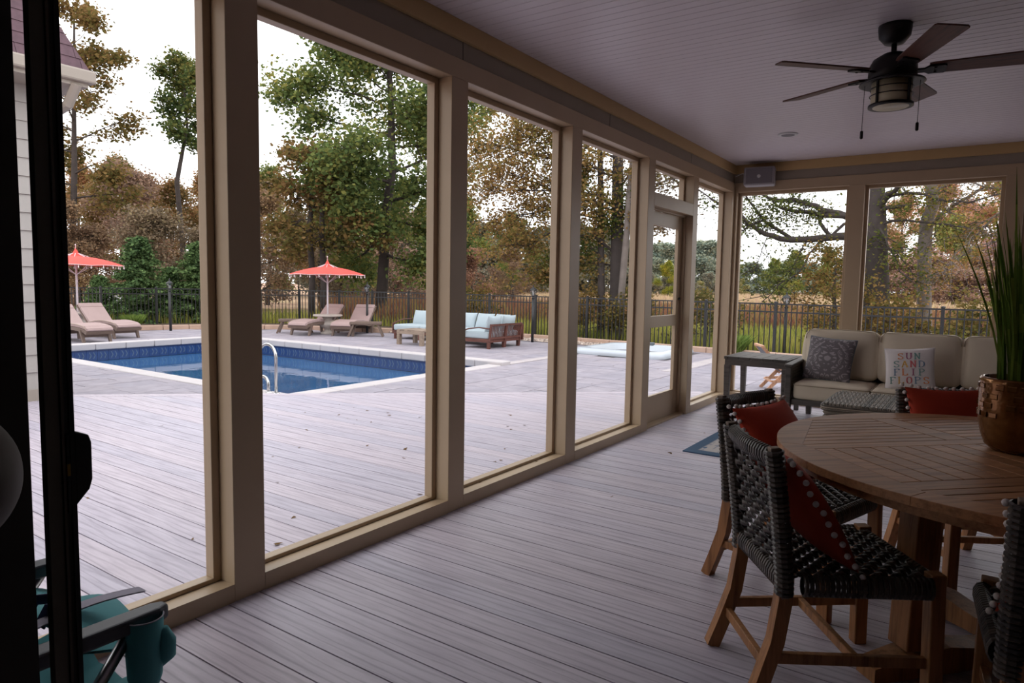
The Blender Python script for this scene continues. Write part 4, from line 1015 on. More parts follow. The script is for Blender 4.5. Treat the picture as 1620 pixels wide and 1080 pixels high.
m.add(vs, [tuple(reversed(range(nn))), tuple(range(nn, 2*nn))]+[(i, (i+1) % nn, nn+(i+1) % nn, nn+i) for i in range(nn)]); bev(m.obj('handle', M['blackmetal'], sd), .0015)
MB().box(x1-.004, x1+.0015, .2935, .2965, 1.08, 1.16).obj('latch_plate', M['blackmetal'], sd)
MB().box(x1-.004, x1+.0018, .2935, .2965, 1.118, 1.13).obj('latch_tab', plain('yellow_latch', srgb(150, 120, 30), .6), sd)
MB().box(x1-.03, x1+.005, .15, .31, 2.12, 2.14).obj('head_track', dk, sd)
gl = empty('floor_lamp', (-.66, .165, 0)); tag(gl, 'pale rounded lamp globe, dim and cut off at the far left edge', 'lamp')
ball(.062, 28, 48).obj('globe', plain('dim_globe_glass', srgb(84, 78, 72), .6), gl, (0, 0, 1.155), smooth=True)
MB().lathe([(.012, .02), (.012, 1.1)], 12).obj('pole', M['dark'], gl); MB().lathe([(.06, 0), (.06, .02), (.01, .03)], 20).obj('base', M['dark'], gl)
# ================================================================ OUTDOOR THINGS
def orient(lx, ly, ang): c, s = math.cos(ang), math.sin(ang); return lambda x, y: (lx+c*x-s*y, ly+s*x+c*y)
# --- parasols with urn shaped bases
def make_parasol():
    r = empty('parasol'); R = 1.03; zr, zt = 1.66, 1.98; n = 8
    m = MB(); rings = []
    def prof(t, a):   # t: 0 apex .. 1 rim
        rad = R*(t if t > .12 else t)
        z = zr+.22*(1-t**1.9) if t > .13 else zr+.22*(1-.13**1.9)+.21*((.13-t)/.13)**1.5
        sc = 1-.035*(1-abs(math.cos(a*n/2)))*t
        zz = z-.015*(1-abs(math.cos(a*n/2)))*t
        return (rad*sc*math.cos(a), rad*sc*math.sin(a), zz)
    ts = [.012, .03, .055, .085, .11, .13, .2, .3, .4, .5, .6, .7, .8, .9, .96, 1.0]; na = 48
    b = 0
    for t in ts:
        for k in range(na): m.v.append(prof(t, 2*PI*k/na))
    for i in range(len(ts)-1):
        for k in range(na): k2 = (k+1) % na; m.f.append((i*na+k, (i+1)*na+k, (i+1)*na+k2, i*na+k2)); m.mi.append(0)
    m.f.append(tuple(range(na))); m.mi.append(0)
    cn = m.obj('canopy', M['coral'], r, smooth=False)
    s_ = cn.modifiers.new('thick', 'SOLIDIFY'); s_.thickness = .006; s_.offset = -1
    tr = MB().tube([prof(1.0, 2*PI*k/na) for k in range(na+1)], .006, 5, False).obj('white_trim', M['tassel'], cn)
    tm_ = MB().tube([(0, 0, 0), (0, 0, -.03), (0, 0, -.035), (0, 0, -.075)], [.003, .006, .012, .013], 6).mesh('tassel', M['tassel'])
    for k in range(24): p = prof(1.0, 2*PI*(k+.5)/24); link('tassel', tm_, cn, p)
    for k in range(n):
        a = 2*PI*k/n; MB().tube([prof(t, a)[:2]+(prof(t, a)[2]-.012,) for t in (.06, .3, .6, .99)], .007, 5).obj('rib', M['polewhite'], r)
        p = prof(.55, a); MB().tube([(0, 0, 1.42), (p[0], p[1], p[2]-.015)], .006, 5).obj('strut', M['polewhite'], r)
    MB().tube([(0, 0, .3), (0, 0, 2.0)], .024, 12).obj('pole', M['polewhite'], r, smooth=True)
    MB().tube([(0, 0, 2.0), (0, 0, 2.14), (0, 0, 2.15), (0, 0, 2.17)], [.01, .008, .015, .01], 10).obj('finial', M['polewhite'], r, smooth=True)
    return r
um = make_parasol(); um2 = copy_tree(um)
um.location = (-15.0, 12.71, ZP); um2.location = (-19.75, 8.3, ZP); um2.rotation_euler = (0, 0, .3)
um2.scale = (1.08,)*3
tag(um, 'coral canvas parasol with white tassels between the two loungers at the far pool edge', 'parasol', 'coral parasols'); tag(um2, 'coral canvas parasol at the far left behind the left loungers, cut by the door frame', 'parasol', 'coral parasols')
def make_urn():
    r = empty('urn_table')
    MB().lathe([(.20, 0), (.21, .03), (.17, .06), (.10, .10), (.09, .13), (.14, .17), (.22, .24), (.23, .30), (.19, .36), (.12, .41), (.14, .46), (.22, .49)], 32).obj('urn', M['conc'], r, smooth=True)
    bev(MB().lathe([(.36, .49), (.40, .505), (.40, .54), (.38, .55), (.03, .55)], 40).obj('round_top', M['conc'], r), .004); return r
u = make_urn(); v_ = copy_tree(u); u.location = (-15.0, 12.71, ZP); v_.location = (-19.75, 8.3, ZP)
tag(u, 'cast stone urn table around the parasol pole between the two far loungers', 'side table', 'stone urn tables'); tag(v_, 'cast stone urn table at the far left behind the lounger cushions', 'side table', 'stone urn tables')
# --- chaise loungers
def make_lounger():
    r = empty('chaise_lounger'); w = .57     # foot end at x=0, head at x=-1.95, faces +x
    def surf(x):  # frame height along length
        return .30+.05*math.sin(max(0, min(1, (-x)/1.2))*PI)*1.2-.03*(1 if x > -.1 else 0)
    xs = [-k*.1 for k in range(13)]
    m = MB()
    for a, b in zip(xs[:-1], xs[1:]): m.beam((a, 0, surf(a)-.04), (b, 0, surf(b)-.04), w+.04, .075)
    m.obj('frame', M['lounge_wicker'], r)
    for sx, sl_ in ((-.22, .10), (-1.45, -.02)):
        lg = MB()
        for s in (-1, 1): lg.beam((sx+sl_, s*.29, 0), (sx, s*.29, surf(sx)-.04), .05, .05, (1, 0, 0), .09, .05)
        lg.beam((sx+sl_*.5, -.27, .2), (sx+sl_*.5, .27, .2), .02, .14)
        lg.obj('leg_panel', M['lounge_wicker'], r)
    MB().box(-1.95, -1.15, -.31, .31, .22, .27).obj('rear_frame', M['lounge_wicker'], r)
    m = MB()
    for a, b in zip(xs[:-1], xs[1:]): m.beam((a, 0, surf(a)+.035), (b, 0, surf(b)+.035), w, .07)
    m.beam((.03, 0, surf(0)+.015), (0, 0, surf(0)+.035), w-.02, .03, w2=w, h2=.07)
    cu = bev(m.obj('cushion', M['lounge_cushion'], r), .01); MB().tube([(-.0, -.31, surf(0)+.07)]+[(x, -.312, surf(x)+.068) for x in xs], .006, 5).obj('piping', M['piping'], cu)
    bk = Vector((-1.2, 0, surf(-1.2)+.02)); tp_ = Vector((-1.74, 0, .80)); d_ = (tp_-bk)
    b_ = bev(MB().beam(bk, bk+d_*.80, w, .075, (1, 0, .6)).obj('backrest_cushion', M['lounge_cushion'], r), .012)
    bev(MB().beam(bk+d_*.805, tp_, w, .08, (1, 0, .6)).obj('head_roll', M['lounge_cushion'], b_), .02)
    off = Vector((-.05, 0, -.03)); MB().beam(bk+off, tp_+off*1.0, w+.03, .03, (1, 0, .6)).obj('backrest_frame', M['lounge_wicker'], r)
    MB().beam(tp_*.6+bk*.4+off, (-1.75, 0, .25), .03, .03).obj('prop', M['lounge_wicker'], r)
    return r
lo = make_lounger(); spots = [(-16.2, 7.25, 4, 'mauve cushioned wicker chaise lounger nearest the left parasol, partly cut by the door frame'),
 (-16.95, 8.25, 4, 'mauve cushioned wicker chaise lounger right of the left parasol, back raised'),
 (-15.02, 11.68, -76, 'beige cushioned wicker chaise lounger left of the middle parasol'),
 (-14.05, 12.34, -66, 'pinkish cushioned wicker chaise lounger right of the middle parasol')]
for i, (x, y, a, lb) in enumerate(spots):
    o = lo if i == 0 else copy_tree(lo); o.location = (x, y, ZP); o.rotation_euler = (0, 0, math.radians(a)); tag(o, lb, 'lounger', 'wicker chaise loungers by the pool')
def make_bench():
    r = empty('low_bench')
    bev(MB().box(-.42, .42, -.2, .2, .33, .40).obj('seat', M['lounge_wicker'], r), .01)
    for sx in (-1, 1):
        for sy in (-1, 1): MB().beam((sx*.46, sy*.17, 0), (sx*.32, sy*.15, .34), .05, .05).obj('leg', M['lounge_wicker'], r)
    return r
bn = make_bench(); b2 = copy_tree(bn); bn.location = (-15.85, 12.25, ZP); bn.rotation_euler = (0, 0, .75); b2.location = (-13.62, 12.85, ZP); b2.rotation_euler = (0, 0, .75)
tag(bn, 'low brown wicker bench with splayed legs left of the far loungers', 'bench', 'wicker side benches'); tag(b2, 'low brown wicker bench with splayed legs right of the pinkish lounger', 'bench', 'wicker side benches')
# --- mahogany sectional
se = empty('sectional_sofa', (-9.05, 12.3, ZP)); tag(se, 'mahogany slatted outdoor sectional sofa with pale blue cushions by the fence', 'sofa')
bwm = M['brownwood']
def sbox(n, *q, par=se, mat=bwm, b=.006): return bev(MB().box(*q).obj(n, mat, par), b)
# right leg of the L: seats face -x, slatted back along y at x=0
sbox('seat_frame', -.82, 0, 0, 1.25, .14, .22); sbox('seat_frame', -3.6, -.82, .6, 1.4, .14, .22)
for x, y in ((-.04, .03), (-.04, .62), (-.04, 1.22), (-.78, .04), (-.82, 1.2), (-1.9, .64), (-1.9, 1.36), (-3.55, .64), (-3.55, 1.36), (-2.7, .64)):
    sbox('leg', x-.035, x+.035, y-.035, y+.035, 0, .2)
for y0 in (.0, .63):
    for z in (.24, .54): MB().beam((.0 if z < .3 else .03, y0, z), (.02 if z < .3 else .05, y0+.6, z), .045, .045).obj('back_rail', bwm, se)
    for k in range(10): MB().beam((.0, y0+.05+k*.056, .24), (.035, y0+.05+k*.056, .53), .012, .019, (0, 1, 0)).obj('back_slat', bwm, se)
    for yy in (y0+.01, y0+.6): MB().beam((-.03, yy, 0), (.045, yy, .565), .045, .045, (0, 1, 0)).obj('back_post', bwm, se)
MB().tube([(.0, 0, .46), (-.3, 0, .48), (-.6, -.0, .44), (-.82, 0, .36)], .028, 6, sy=.6).obj('arm', bwm, se); sbox('arm_post', -.83, -.78, -.02, .03, .14, .37)
MB().tube([(-3.62, 1.35, .5), (-3.62, 1.0, .5), (-3.62, .62, .4)], .028, 6, sy=.6).obj('arm', bwm, se); sbox('arm_post', -3.64, -3.6, .6, .66, .14, .4)
sbox('back_frame', -3.62, 0, 1.36, 1.41, .14, .52)
sc1 = rounded(.78, .6, .16, .04, .01, 6).mesh('seat_cushion', M['paleblue'], True)
link('seat_cushion', sc1, se, (-.43, .32, .30)); link('seat_cushion', sc1, se, (-.43, .93, .30))
sc2 = rounded(.92, .74, .16, .04, .01, 6).mesh('seat_cushion', M['paleblue'], True)
for k in range(3): link('seat_cushion', sc2, se, (-1.30-k*.93, .98, .30))
bp = pillow(.52, .44, .19, 10, .05).mesh('back_pillow', M['paleblue'], True)
for x, y, rz, tl in ((-.12, .30, -PI/2, 74), (-.12, .88, -PI/2, 74), (-.55, 1.22, -.25, 68), (-1.08, 1.26, 0, 68), (-1.62, 1.26, 0, 70), (-2.16, 1.26, 0, 70), (-2.7, 1.26, 0, 70), (-3.2, 1.26, .05, 72)):
    link('back_pillow', bp, se, (x, y, .535), (math.radians(tl), 0, rz))
cf = empty('coffee_table', (-10.98, 12.05, ZP), .0); tag(cf, 'square weathered teak coffee table in front of the mahogany sectional', 'coffee table')
for k in range(7): bev(MB().box(-.40+k*.115, -.40+k*.115+.11, -.32, .32, .33, .365).obj('slat', M['greyteak'], cf), .003)
for s in (-1, 1): bev(MB().box(-.40, .40, s*.3-.02, s*.3+.02, .26, .33).obj('apron', M['greyteak'], cf), .003)
for sx in (-1, 1):
    for sy in (-1, 1): bev(MB().cbox(sx*.36, sy*.28, .165, .09, .09, .33).obj('leg', M['greyteak'], cf), .004)
# --- in-ground spa
tu = empty('hot_tub', (-6.2, 13.88, ZP)); tag(tu, 'white acrylic in-ground hot tub with raised rim beyond the screen door', 'hot tub')
def sq(h, r=.25, n=6):
    p = []
    for cx, cy, a0 in ((h-r, h-r, 0), (-h+r, h-r, PI/2), (-h+r, -h+r, PI), (h-r, -h+r, 1.5*PI)):
        for k in range(n+1): a = a0+k*PI/2/n; p.append((cx+r*math.cos(a), cy+r*math.sin(a)))
    return p
m = MB(); prs = [(1.04, 0, .25), (1.05, .05, .25), (1.03, .10, .25), (.97, .13, .24), (.86, .135, .3), (.80, .11, .32), (.77, -.05, .32), (.55, -.12, .3), (.5, -.14, .28)]
nn = 28
for h, z, r_ in prs: m.v += [(p[0], p[1], z) for p in sq(h, r_)]
for i in range(len(prs)-1):
    for k in range(nn): k2 = (k+1) % nn; m.f.append((i*nn+k, i*nn+k2, (i+1)*nn+k2, (i+1)*nn+k)); m.mi.append(0)
m.f.append(tuple((len(prs)-1)*nn+k for k in range(nn))); m.mi.append(0)
m.obj('shell', M['tub'], tu, smooth=True)
bev(MB().beam((-.35, .86, .13), (.1, .86, .13), .1, .12).obj('headrest', M['tubdark'], tu), .02); bev(MB().beam((.86, .2, .13), (.86, .5, .13), .1, .08).obj('headrest', M['tubdark'], tu), .02)
bev(MB().beam((.55, .9, .15), (.9, .9, .15), .09, .08).obj('control_pad', M['tub'], tu), .02)
# --- lamp posts
def make_lamp():
    r = empty('lamp_post')
    MB().tube([(0, 0, 0), (0, 0, 1.12)], .035, 12).obj('post', bml, r, smooth=True)
    h = MB().lathe([(.03, 1.12), (.045, 1.13), (.03, 1.15), (.022, 1.18), (.05, 1.2)], 12).obj('lantern_base', bml, r, smooth=True)
    MB().lathe([(.045, 1.2), (.075, 1.28), (.082, 1.33)], 8).obj('glass', M['lampglass'], r)
    MB().tube([(0, 0, 1.2), (0, 0, 1.29)], .018, 8).obj('bulb_sleeve', M['white'], r)
    for k in range(6):
        a = PI/6+k*PI/3; MB().tube([(.05*math.cos(a), .05*math.sin(a), 1.2), (.08*math.cos(a), .08*math.sin(a), 1.28), (.086*math.cos(a), .086*math.sin(a), 1.33)], .006, 5).obj('cage_bar', bml, h)
    MB().lathe([(.1, 1.33), (.095, 1.345), (.05, 1.39), (.02, 1.41), (.012, 1.43), (.018, 1.445), (.004, 1.48)], 16).obj('roof', bml, r, smooth=True); return r
lp = make_lamp()
for i, (x, y, s, lb) in enumerate(((-18.82, 10.3, 1, 'black lantern lamp post at the left in front of the evergreens'), (-14.45, 13.68, 1, 'black lantern lamp post right of the middle parasol'), (-9.39, 14.63, 1, 'black lantern lamp post beside the right end of the mahogany sectional'), (-3.35, 15.25, .96, 'black lantern lamp post seen through the far left window behind the end table'))):
    o = lp if i == 0 else copy_tree(lp); o.location = (x, y, ZP); o.scale = (s,)*3; tag(o, lb, 'lamp post', 'black lantern posts along the fence')
# --- small folding wooden chair on the patio beyond the end table
ac = empty('folding_chair', (-2.30, 10.35, ZP), math.radians(28)); ac.scale = (.86,)*3; tag(ac, 'small pale wooden folding chair with black sling outside behind the end table', 'chair')
pwood = wood('pale_pine', srgb(206, 160, 128), srgb(176, 126, 92), .6, 2)
for s in (-1, 1):
    y = s*.24
    bev(MB().beam((.3, y, 0), (-.02, y, .46), .03, .055, (1, 0, 0)).obj('front_leg', pwood, ac), .003)
    bev(MB().beam((-.28, y*.9, 0), (.1, y*.9, .42), .03, .055, (1, 0, 0)).obj('rear_leg', pwood, ac), .003)
    bev(MB().beam((.05, y, .26), (-.38, y, .74), .03, .05, (1, 0, 0)).obj('back_stile', pwood, ac), .003)
    bev(MB().beam((.26, y, .2), (-.2, y, .16), .03, .045).obj('side_rail', pwood, ac), .003)
bev(MB().beam((-.38, -.26, .75), (-.38, .26, .75), .05, .035).obj('head_rail', pwood, ac), .003)
for x, z in ((.26, .2), (.18, .12), (-.2, .16)): MB().beam((x, -.24, z), (x, .24, z), .05, .02).obj('cross_slat', pwood, ac)
sheet(lambda u, v: (.05-.43*u, -.22+.44*v, .28+.46*u-.08*math.sin(PI*u)), 10, 4, .008).obj('sling', M['armplastic'], ac, smooth=True)
# --- grey garden chair and fire table behind the fence at the left
gc = empty('garden_chair', (-25.0, 11.6, -.34), math.radians(-30)); tag(gc, 'pale grey garden chair half hidden behind the fence at the left', 'chair')
for k in range(5): bev(MB().beam((-.3, -.24+k*.12, .35), (-.55, -.26+k*.13, 1.05), .1, .02, (1, 0, .3)).obj('back_slat', M['white'], gc), .003)
for k in range(4): MB().beam((.25-k*.14, -.27, .36-k*.02), (.25-k*.14, .27, .36-k*.02), .12, .02).obj('seat_slat', M['white'], gc)
for s in (-1, 1):
    MB().beam((.28, s*.3, 0), (.28, s*.3, .55), .09, .025, (1, 0, 0)).obj('front_leg', M['white'], gc); MB().beam((.35, s*.32, .57), (-.45, s*.32, .55), .11, .02).obj('armrest', M['white'], gc); MB().beam((.28, s*.27, .34), (-.6, s*.27, .05), .03, .1).obj('rear_leg', M['white'], gc)

# --- fallen leaves on deck, sill and patio
rl_ = random.Random(21); lm = []
for v in range(4):
    m = MB(); n = 9; pts = []
    for k in range(n):
        a = 2*PI*k/n; r_ = 1+.35*math.cos(3*a+v)+.25*rl_.random(); pts.append((r_*.014*math.cos(a)*1.5, r_*.012*math.sin(a), .003+.004*rl_.random()))
    m.v = [(0, 0, .002)]+pts; m.f = [(0, 1+k, 1+(k+1) % n) for k in range(n)]; m.mi = [0]*n
    lm.append(m.mesh('fallen_leaf', M['litter']))
cells = []
for i in range(95):
    if i < 60: x, y = rl_.uniform(-6.2, -2.62), rl_.uniform(1.6, 6.2); 
    elif i < 75: x, y = rl_.uniform(-2.58, -2.50), rl_.uniform(1.8, 7.6)
    elif i < 83: x, y = rl_.uniform(-2.3, -.8), rl_.uniform(2.2, 7.0)
    else: x, y = rl_.uniform(-7.0, -3), rl_.uniform(8.3, 12)
    if i < 60 and x < dx(y)+.15: continue
    z = .002 if i < 60 or 75 <= i < 83 else (.068 if i < 75 else ZP+.004)
    o = link('fallen_leaf', lm[i % 4], None, (x, y, z), (rl_.uniform(-.3, .3), rl_.uniform(-.3, .3), rl_.uniform(0, 6))); s = rl_.uniform(.35, .95); o.scale = (s,)*3
    tag(o, 'small dry brown leaf lying loose on the decking, sill or pavers', 'leaf', 'small dry fallen leaves')
# ================================================================ VEGETATION
def leaf_quads(rs, pts, size, spread, flat=.5, svar=.4):
    """one folded rhombus per leaf around the given points"""
    n = len(pts); p = pts+rs.normal(0, 1, (n, 3))*np.array(spread)
    a = rs.normal(0, 1, (n, 3)); a[:, 2] *= flat; a /= np.linalg.norm(a, axis=1)[:, None]+1e-9
    b = rs.normal(0, 1, (n, 3)); b -= (b*a).sum(1)[:, None]*a; b /= np.linalg.norm(b, axis=1)[:, None]+1e-9
    s = size*(1+svar*rs.uniform(-1, 1, (n, 1))); c = np.cross(a, b)*.12
    V = np.stack([p, p+(a*.5+b*.34+c)*s, p+a*s, p+(a*.5-b*.34+c)*s], 1)
    return V.reshape(-1, 3)
def curve_pts(rs, p, d, L, n, wob, grav):
    P = [np.array(p, float)]; d = np.array(d, float); d /= np.linalg.norm(d)
    for i in range(n):
        d = d+rs.normal(0, wob, 3)+np.array([0, 0, grav]); d /= np.linalg.norm(d); P.append(P[-1]+d*L/n)
    return P
def grow(rs, trunk, tr, nprim, z0, crown, elev=(.1, .9), sec=7, ter=4, grav=-.03, wob=.14, twig=.5, sides=6):
    """trunk: polyline; returns MB of the wood and the leaf anchor points"""
    m = MB(); T = [np.array(p, float) for p in trunk]; m.tube(trunk, tr, 9)
    zs = np.array([p[2] for p in T]); ztop = zs[-1]; anchors = []
    for i in range(nprim):
        t = (i+.5)/nprim; z = z0+(ztop-z0)*t**.9*.98
        p = np.array([np.interp(z, zs, [q[k] for q in T]) for k in range(3)])
        az = i*2.4+rs.uniform(-.5, .5); el = elev[0]+(elev[1]-elev[0])*t+rs.uniform(-.12, .12)
        L = crown(t)*rs.uniform(.8, 1.15); r0 = np.interp(z, zs, tr)*.38*(L/crown(.3))**.5
        P = curve_pts(rs, p, (math.cos(az)*math.cos(el), math.sin(az)*math.cos(el), math.sin(el)), L, 6, wob, grav)
        m.tube([tuple(q) for q in P], [r0*(1-.85*k/6) for k in range(7)], sides, False)
        for j in range(sec):
            s = rs.uniform(.2, 1); k = s*6; k0 = min(int(k), 5); q = P[k0]*(1-(k-k0))+P[k0+1]*(k-k0); d = P[k0+1]-P[k0]; d /= np.linalg.norm(d)
            dd_ = d*.8+rs.normal(0, .6, 3)*np.array([1, 1, .55]); L2 = L*.42*(1.15-.6*s)*rs.uniform(.7, 1.2)
            Q = curve_pts(rs, q, dd_, L2, 4, wob*1.3, grav*1.5); r1 = r0*(1-.8*s)*.5+.004
            m.tube([tuple(x) for x in Q], [r1*(1-.8*u/4) for u in range(5)], 4, False); anchors += [Q[2], Q[3], Q[4]]
            for l in range(ter):
                k = rs.randint(1, 5); R3 = curve_pts(rs, Q[k], (Q[k]-Q[k-1])*1.2/np.linalg.norm(Q[k]-Q[k-1])+rs.normal(0, .6, 3)*np.array([1, 1, .6]), L2*twig*rs.uniform(.6, 1.2), 3, wob*1.6, grav*2)
                m.tube([tuple(x) for x in R3], [.4*r1+.002, .3*r1+.002, .2*r1+.001, .001], 3, False); anchors += [R3[1], R3[2], R3[3]]
        anchors.append(P[-1])
    return m, np.array(anchors)
def tree_thing(name, parts, loc, rz, sc, col, label, cat, group=None):
    r = empty(name, loc, rz); r.scale = sc if hasattr(sc, '__len__') else (sc,)*3
    for n, me in parts:
        o = link(n, me, r); o.color = col
    tag(r, label, cat, group); return r
def leafmesh(rs, A, n, size, spread, mat, **k): return quads_np('foliage', leaf_quads(rs, A[rs.randint(0, len(A), n)], size, spread, **k), mat)
# --- background forest prototypes (shared meshes)
def fproto(seed, H, zc, cr, mat, nl, ls, bark='bark', sh=1.0):
    rs = np.random.RandomState(seed); tr = [(0, 0, -.6)]; 
    for k in range(1, 7): tr.append((tr[-1][0]+rs.normal(0, .12), tr[-1][1]+rs.normal(0, .12), -.6+(H*.93+.6)*k/6))
    m, A = grow(rs, tr, [.2*H/12*(1-.13*k) for k in range(7)], 13, zc, lambda t: cr*(.55+.9*math.sin(PI*min(1, t*.8+.18)))*.72*sh*(1-.35*t), (.15, 1.1), 6, 3, 0.0, .16)
    return [('trunk', m.mesh('trunk', M[bark], True)), ('foliage', leafmesh(rs, A, nl, ls, (.34, .34, .26), M[mat]))]
FP = {'autumn': [fproto(1, 12, 2.2, 3.6, 'leaf_autumn', 17000, .19), fproto(2, 13, 2.5, 3.2, 'leaf_autumn', 16000, .19)],
      'brown': [fproto(3, 9, 1.0, 3.6, 'leaf_brown', 15000, .17), fproto(4, 7, .4, 3.4, 'leaf_brown', 14000, .17)],
      'green': [fproto(5, 12, 1.5, 3.4, 'leaf_oak', 17000, .19)],
      'far': [fproto(6, 10, .2, 4.6, 'far', 12000, .38)]}
rf = random.Random(77)
def P2(az, r): a = math.radians(az); return (r*math.sin(a), r*math.cos(a))
def forest(kind, az, r, s, col, label, cat='tree', group=None, zs=1.0, zb=-.4):
    x, y = P2(az, r); p = rf.choice(FP[kind])
    return tree_thing({'autumn': 'autumn_tree', 'brown': 'brown_tree', 'green': 'green_tree', 'far': 'distant_tree'}[kind], p, (x, y, zb), rf.uniform(0, 6.28), (s, s, s*zs), col, label, cat, group)
cols_a = [(1.35, 1.35, 1.4, 1), (1.4, 1.3, 1.2, 1), (1.25, 1.32, 1.15, 1), (1.4, 1.28, 1.3, 1), (1.15, 1.2, 1.1, 1), (1.45, 1.32, 1.1, 1)]  # woods tints, raised to paint some haze into the leaf colours
# left forest, three ranks
for az in np.arange(-72, -54, 3.4):
    forest('brown', az+rf.uniform(-1, 1), rf.uniform(30, 33), rf.uniform(.5, .62), rf.choice(cols_a), 'low brown and olive leaved tree at the front edge of the woods behind the fence', 'tree', 'front edge of the woods')
for az in np.arange(-73, -42, 3.1):
    k = rf.choice(('autumn', 'brown', 'brown')); forest(k, az+rf.uniform(-1, 1), rf.uniform(38, 42), rf.uniform(.5, .6) if k == 'autumn' else .78, rf.choice(cols_a), 'orange brown autumn tree in the middle of the woods behind the fence', 'tree', 'middle of the woods')
for az in np.arange(-74, -41, 3.3):
    forest(rf.choice(('autumn', 'autumn', 'green')), az+rf.uniform(-1, 1), rf.uniform(47, 54), rf.uniform(.66, .8), rf.choice(cols_a), 'tall autumn tree in the back rank of the woods against the sky', 'tree', 'back rank of the woods')
for az, r, s, k, c, lb in ((-37.8, 36, .50, 'brown', (1.3, 1.0, .95, 1), 'rusty brown round tree left of the lamp by the sectional'), (-34.6, 42, .42, 'brown', (1.1, 1, .95, 1), 'brown tree behind the mahogany sectional'), (-38.5, 52, .70, 'green', (1.15, 1.1, .9, 1), 'olive green tree filling the gap behind the mahogany sectional'), (-34.5, 58, .66, 'green', (1.1, 1.15, 1.0, 1), 'green tree in the gap left of the trunk trio')):
    forest(k, az, r, s, c, lb)
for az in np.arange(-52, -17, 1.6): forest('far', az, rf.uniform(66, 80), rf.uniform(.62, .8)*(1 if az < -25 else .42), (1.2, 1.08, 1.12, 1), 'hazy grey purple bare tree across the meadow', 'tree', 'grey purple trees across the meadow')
for az in np.concatenate([np.arange(-27, -17, 1.4), np.arange(-17, -5, .95)]): forest('far', az, rf.uniform(120, 145), rf.uniform(1.1, 1.3) if az < -17 else rf.uniform(.9, 1.1), (1.5, 1.62, 1.75, 1), 'distant hazy green tree on the far side of the meadow', 'tree', 'distant tree line', .8 if az < -17 else rf.uniform(.5, .64))  # blue-grey tint lightens the crowns as painted haze
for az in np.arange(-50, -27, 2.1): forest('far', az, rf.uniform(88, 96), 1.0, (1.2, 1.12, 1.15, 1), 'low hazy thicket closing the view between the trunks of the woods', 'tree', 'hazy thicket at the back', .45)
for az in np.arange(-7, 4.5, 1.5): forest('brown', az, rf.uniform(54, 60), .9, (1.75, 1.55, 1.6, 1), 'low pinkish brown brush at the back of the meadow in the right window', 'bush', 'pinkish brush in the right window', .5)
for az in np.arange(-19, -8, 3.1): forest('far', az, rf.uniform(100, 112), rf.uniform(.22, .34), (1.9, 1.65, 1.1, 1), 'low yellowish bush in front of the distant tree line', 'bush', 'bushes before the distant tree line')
forest('green', -21.6, 62, .34, (1.9, 1.7, .8, 1), 'small yellow green tree seen through the screen door')
forest('green', -13.4, 100, .5, (1.5, 1.55, 1.2, 1), 'light green tree standing before the distant tree line, left of the right lamp')
forest('green', -9.6, 80, .52, (1.5, 1.5, 1.25, 1), 'light green tree in line with the right lamp post head')
forest('green', -11.8, 90, .55, (1.6, 1.6, 1.3, 1), 'light green tree left of the right lamp post beyond the meadow')
for az, r, s, k, c in ((-7.0, 66, .55, 'green', (2.06, 1.98, 2.26, 1)), (-4.9, 70, .8, 'autumn', (2.07, 1.96, 2.39, 1)), (-3.2, 64, .6, 'brown', (2.17, 1.95, 2.54, 1)), (-1.6, 60, .62, 'green', (2.34, 2.16, 2.25, 1)), (.5, 62, .95, 'autumn', (2.14, 1.88, 2.38, 1)), (2.2, 58, .9, 'brown', (2.29, 2.03, 2.64, 1)), (-2.6, 80, 1.05, 'autumn', (2.16, 1.90, 2.52, 1)), (3.6, 60, .95, 'autumn', (2.08, 2.01, 2.40, 1)), (-6.0, 82, .9, 'brown', (2.12, 2.01, 2.71, 1)), (-.5, 84, 1.2, 'brown', (2.20, 2.02, 2.68, 1))):  # multipliers wash this backdrop pale, haze painted as leaf tint
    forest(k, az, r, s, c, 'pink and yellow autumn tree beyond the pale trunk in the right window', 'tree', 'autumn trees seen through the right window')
# --- evergreens behind the fence at the left
rs = np.random.RandomState(40)
def hemlock(seed, H, R0):
    rs = np.random.RandomState(seed); m = MB(); m.tube([(0, 0, -.2), (0, 0, H)], [.09, .015], 7); A = []
    for i in range(64):
        t = i/64; z = .25+(H-.35)*t; az = i*2.4; L = R0*(1-t)**.8*rs.uniform(.75, 1.1)+.08
        P = curve_pts(rs, (0, 0, z), (math.cos(az), math.sin(az), .25), L, 5, .08, -.09); m.tube([tuple(q) for q in P], [.012*(1-.15*k) for k in range(6)], 3, False)
        for q in np.linspace(.15, 5, 13): k0 = min(int(q), 4); A.append(P[k0]*(1-(q-k0))+P[k0+1]*(q-k0))
    A = np.array(A); return [('trunk', m.mesh('trunk', M['bark'], True)), ('foliage', quads_np('foliage', leaf_quads(rs, A[rs.randint(0, len(A), 13000)], .11, (.12, .12, .05), .35), M['needle']))]
hm = [hemlock(1, 3.3, 1.35), hemlock(2, 2.9, 1.3)]
for i, (az, r, s, lb) in enumerate(((-63.3, 25.6, .92, 'green feathery evergreen behind the fence, tallest at the left'), (-61.2, 26.6, .72, 'green evergreen behind the fence just left of the lantern post'), (-59.3, 26.2, .9, 'green evergreen behind the fence right of the left lantern post'), (-65.8, 26.4, .6, 'low green evergreen behind the fence beside the left parasol pole'), (-57.6, 27.2, .8, 'dark evergreen behind the fence, mostly hidden by the near post'))):
    x, y = P2(az, r); tree_thing('hemlock', hm[i % 2], (x, y, -.34), i*1.3, s, (1, 1, 1, 1), lb, 'evergreen')
